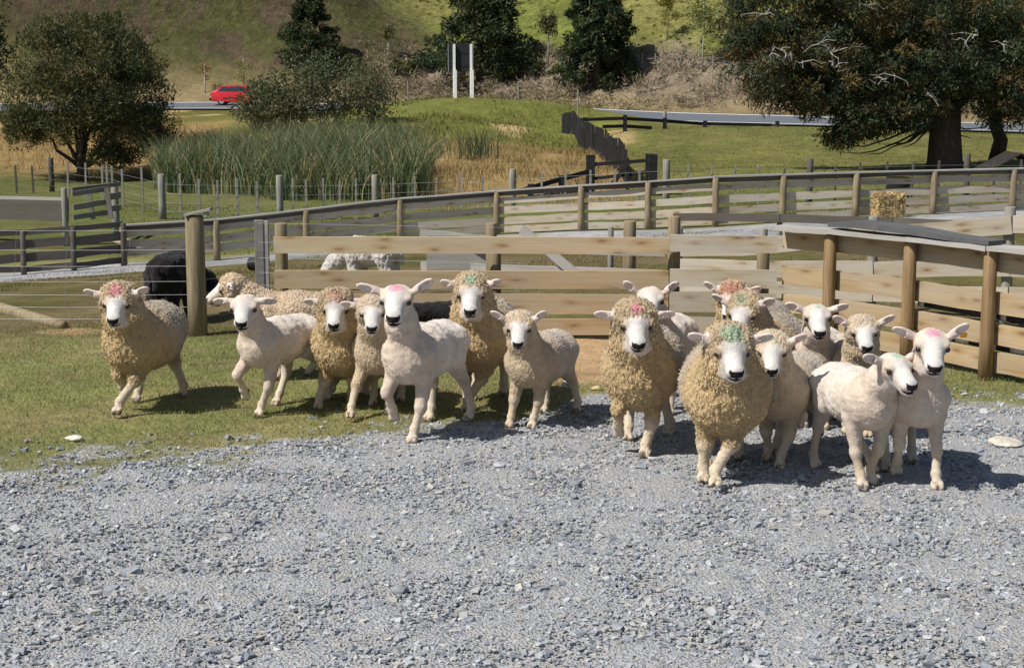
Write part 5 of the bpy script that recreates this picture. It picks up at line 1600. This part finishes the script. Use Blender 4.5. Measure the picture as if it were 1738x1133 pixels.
blades('dry_grass', pos, .34, .012, .95, [(.33, .235, .105), (.27, .185, .080), (.38, .28, .14), (.22, .165, .065)], 76, 2, label='dry golden grass covering the slopes of the mound', cat='grass')
def mound_keep(x, y):
    px = x / y * FPX * _c + CX
    n_ = fbm(np.stack([x * .5, y * .4, 0 * x], 1), 3, 57)
    return ((px > 560) & (px < 1000) & (y > 72) & (y < road_yn(x) - 2)) * sstep(.35, .6, n_)
pos = scatter(16000, (-14, 6), (72, 100), mound_keep, 77)
blades('mound_grass', pos, .26, .02, .6, [(.14, .145, .035), (.11, .125, .03), (.19, .17, .055)], 78, 1, label='short green grass on top of the mound', cat='grass')
def scrub_keep(x, y):
    t = y - road_yn(x) - ROAD_W
    n_ = fbm(np.stack([x * .35, y * .5, 0 * x], 1), 3, 59)
    return ((t > 1.6) & (t < 12)) * sstep(.30, .5, n_) * sstep(-13, -9, x)
pos = scatter(9500, (-16, 60), (80, 125), scrub_keep, 79)
cl = np.c_[pos[:, :2], pos[:, 2] + rng.uniform(.1, .75, len(pos)), rng.uniform(.35, .85, len(pos))]
V, C = crown(cl, 26, .34, [(.26, .205, .165), (.30, .235, .19), (.22, .18, .14), (.29, .225, .155), (.18, .15, .10), (.14, .14, .06)], 80, aspect=.16, shell=.35, upright=.3)
tag(add('dry_scrub', leaf_mesh('dry_scrub', V, C), M_LEAF), 'dry brownish scrub covering the bank above the road', 'scrub', kind='stuff')
def hillgrass(x, y):
    t = y - road_yn(x) - ROAD_W
    n_ = fbm(np.stack([x * .3, y * .3, 0 * x], 1), 3, 63)
    return (t > 3) * sstep(.42, .6, n_) * 1.0
pos = scatter(16000, (-60, 70), (108, 165), hillgrass, 81)
pc = pos[:, 0] < -9
for nm, q, cols, sd, lb in (('hill_tussock', pos[~pc], [(.17, .18, .045), (.21, .19, .065), (.14, .155, .037)], 82, 'rough grass tufts over the sunny hillside'),):
    cl = np.c_[q[:, :2], q[:, 2] + .04, np.random.default_rng(sd).uniform(.14, .34, len(q))]
    V, C = crown(cl, 9, .20, cols, sd, aspect=.5, shell=.2)
    tag(add(nm, leaf_mesh(nm, V, C), M_LEAF), lb, 'grass', kind='stuff')
def pasture_keep(x, y):
    px = x / y * FPX * _c + CX
    return ((px > 1040) & (y > 36) & (y < 84)) * 1.0 + ((px > 180) & (px < 700) & (y > 33) & (y < 46)) * 1.0
pos = scatter(52000, (-14, 32), (33, 84), pasture_keep, 85)
blades('pasture_grass', pos, .085, .012, .6, [(.12, .135, .032), (.16, .15, .045), (.10, .125, .030), (.22, .19, .07)], 86, 1, label='short green pasture grass beyond the rail fence', cat='grass')

# ---- yard lawn
def lawn_keep(x, y):
    g = gravel_mask(x, y, .45)
    n_ = fbm(np.stack([x * 1.1, y * 1.1, 0 * x], 1), 3, 61)
    pad = sstep(15.6, 16.4, y)
    sand = blob(x, y, PX(1005, 14.3), 14.4, 0.95, 1.35, 3) * .95
    tuft = sstep(.60, .70, fbm(np.stack([x * 2.3, y * 2.3, 0 * x], 1), 2, 67)) * (.06 + .5 * sstep(1.4, .2, np.interp(x, GX, GY) - y))
    return np.clip((1 - g) * sstep(.22, .5, n_ + .08) * (1 - .88 * pad) * (1 - sand) + tuft * g * (y > 10.5), 0, 1)
pos = scatter(190000, (-7.5, 7.5), (8.4, 17.5), lawn_keep, 87)
blades('lawn_grass', pos, .034, .0032, .9, [(.19, .22, .068), (.22, .235, .082), (.15, .185, .056), (.32, .28, .15), (.26, .245, .11)], 88, 1, label='short worn green grass of the yard beside the gravel', cat='grass')
pos = scatter(60000, (-9.5, 9.5), (16, 30), lambda x, y: sstep(.45, .65, fbm(np.stack([x * .7, y * .7, 0 * x], 1), 3, 65)), 89)
blades('paddock_grass', pos, .040, .005, .9, [(.12, .115, .040), (.155, .130, .055), (.095, .105, .030)], 90, 1, label='sparse thin grass on the brown dirt paddock', cat='grass')
# ---------------------------------------------------------------- crushed stone of the yard
def stones(name, n_try, xr, yr, keep, size, seed, mat, label, flat=.55, sigma=.45):
    r = np.random.default_rng(seed)
    x = r.uniform(*xr, n_try); y = r.uniform(*yr, n_try)
    k = r.random(n_try) < keep(x, y)
    x, y = x[k], y[k]; n = len(x)
    z = terrain(x, y)
    sz = np.clip(size * np.exp(r.normal(0, sigma, n)), size * .35, size * 3.2)
    cube = np.array([(a, b, c) for a in (-1, 1) for b in (-1, 1) for c in (-1, 1)], float)
    V = cube[None] * (1 + r.normal(0, .28, (n, 8, 3))) * np.array([1.15, .85, flat])
    V *= sz[:, None, None] * r.uniform(.7, 1.2, (n, 1, 3))
    a, b_, c_ = r.uniform(0, 6.283, n), r.normal(0, .24, n), r.normal(0, .24, n)
    ca, sa = np.cos(a), np.sin(a); cb, sb = np.cos(b_), np.sin(b_); cc, sc_ = np.cos(c_), np.sin(c_)
    Rz = np.zeros((n, 3, 3)); Rz[:, 0, 0] = ca; Rz[:, 0, 1] = -sa; Rz[:, 1, 0] = sa; Rz[:, 1, 1] = ca; Rz[:, 2, 2] = 1
    Rx = np.zeros((n, 3, 3)); Rx[:, 0, 0] = 1; Rx[:, 1, 1] = cb; Rx[:, 1, 2] = -sb; Rx[:, 2, 1] = sb; Rx[:, 2, 2] = cb
    Ry = np.zeros((n, 3, 3)); Ry[:, 1, 1] = 1; Ry[:, 0, 0] = cc; Ry[:, 0, 2] = sc_; Ry[:, 2, 0] = -sc_; Ry[:, 2, 2] = cc
    V = np.einsum('nij,njk,nkl,nml->nmi', Rz, Rx, Ry, V, optimize=True)
    V += np.c_[x, y, z + sz * flat * r.uniform(-.25, .45, n) - .004][:, None]
    _, F = box_vf(-1, 1, -1, 1, -1, 1)
    Fa = (np.arange(n)[:, None, None] * 8 + F[None]).reshape(-1, 4)
    pal = np.array([(.27, .28, .305), (.33, .34, .36), (.40, .405, .415), (.46, .455, .445), (.36, .35, .335), (.24, .25, .275), (.42, .39, .345)])
    C = pal[r.integers(0, len(pal), n)] * r.uniform(.78, 1.04, (n, 1)) * np.array([.97, 1.0, 1.04])
    wh = r.random(n) < .008; C[wh] = (.56, .555, .54)
    dk = r.random(n) < .03; C[dk] = (.13, .14, .16)
    me = mesh_np(name, V.reshape(-1, 3), Fa, False, np.repeat(np.clip(C, 0, 1), 8, 0))
    return tag(add(name, me, mat), label, 'gravel', kind='stuff')
m = N('crushed_stone', .85, .25)
m.color(m.mix(1.0, m.attr('col'), m.ramp(m.noise(m.coord('Object'), 90, 3), [(.3, .8), (.7, 1.2)]), 'MULTIPLY'))
M_STONE = m.m
def in_view(x, y): return np.abs(x) < .36 * y + .8
stones('gravel', 160000, (-5.4, 5.4), (6.1, 13.6), lambda x, y: gravel_mask(x, y, .30) * in_view(x, y) * np.clip(.62 + 1.1 * (fbm(np.stack([x * .8, y * .5, 0 * x], 1), 3, 91) - .5), .15, 1), .0060, 92, M_STONE, 'loose blue grey crushed gravel covering the yard')
stones('coarse_gravel', 8000, (-5.6, 6.2), (6.1, 14), lambda x, y: np.maximum(gravel_mask(x, y, .5), .30 * sstep(1.5, .2, y - np.interp(x, GX, GY))) * in_view(x, y) * (.35 + .65 * sstep(1.3, .1, np.abs(y - np.interp(x, GX, GY)))), .0125, 93, M_STONE, 'coarser angular stones among the gravel and along its grassy edge', sigma=.35)
# single stones that stand out
def rock(px, py, w, label, col, seed, flat=.45):
    g = GP(px, py); r = np.random.default_rng(seed)
    bm = bmesh.new(); bmesh.ops.create_icosphere(bm, subdivisions=2, radius=1)
    rw = w / 2 / ppm(g.y)
    for v in bm.verts:
        k = 1 + .28 * (float(fbm(np.array([v.co]) * 1.3 + seed, 2, seed)[0]) - .5) * 2
        v.co = Vector((v.co.x * rw * k, v.co.y * rw * .8 * k, max(v.co.z, -.5) * rw * flat * k))
    me = bpy.data.meshes.new('stone'); bm.to_mesh(me); bm.free()
    me.polygons.foreach_set('use_smooth', np.zeros(len(me.polygons), bool))
    o = add('stone', me, plain('stone_' + label.split()[0], col, .85, .2, 0, .25, 30), None, Matrix.Translation(g + Vector((0, 0, rw * flat * .35))) @ Matrix.Rotation(r.uniform(0, 6), 4, 'Z'))
    return tag(o, label, 'stone')
rock(678, 1003, 34, 'dark wedge shaped stone lying on the open gravel', (.24, .25, .27), 3, .5)
rock(127, 744, 36, 'flat pale stone lying in the grass before the woolly sheep', (.62, .57, .50), 4, .25)
rock(1705, 752, 66, 'large flat pale stone half buried in the gravel near the fence', (.52, .48, .41), 5, .22)
rock(966, 655, 26, 'pale grey boulder in the grass behind the small sheep', (.46, .46, .47), 6, .6)
rock(1012, 660, 20, 'tan stone on the grass at the foot of the sandy bank', (.52, .38, .22), 7, .4)
rock(848, 790, 26, 'long bluish stone at the rim of the gravel', (.36, .37, .40), 8, .35)
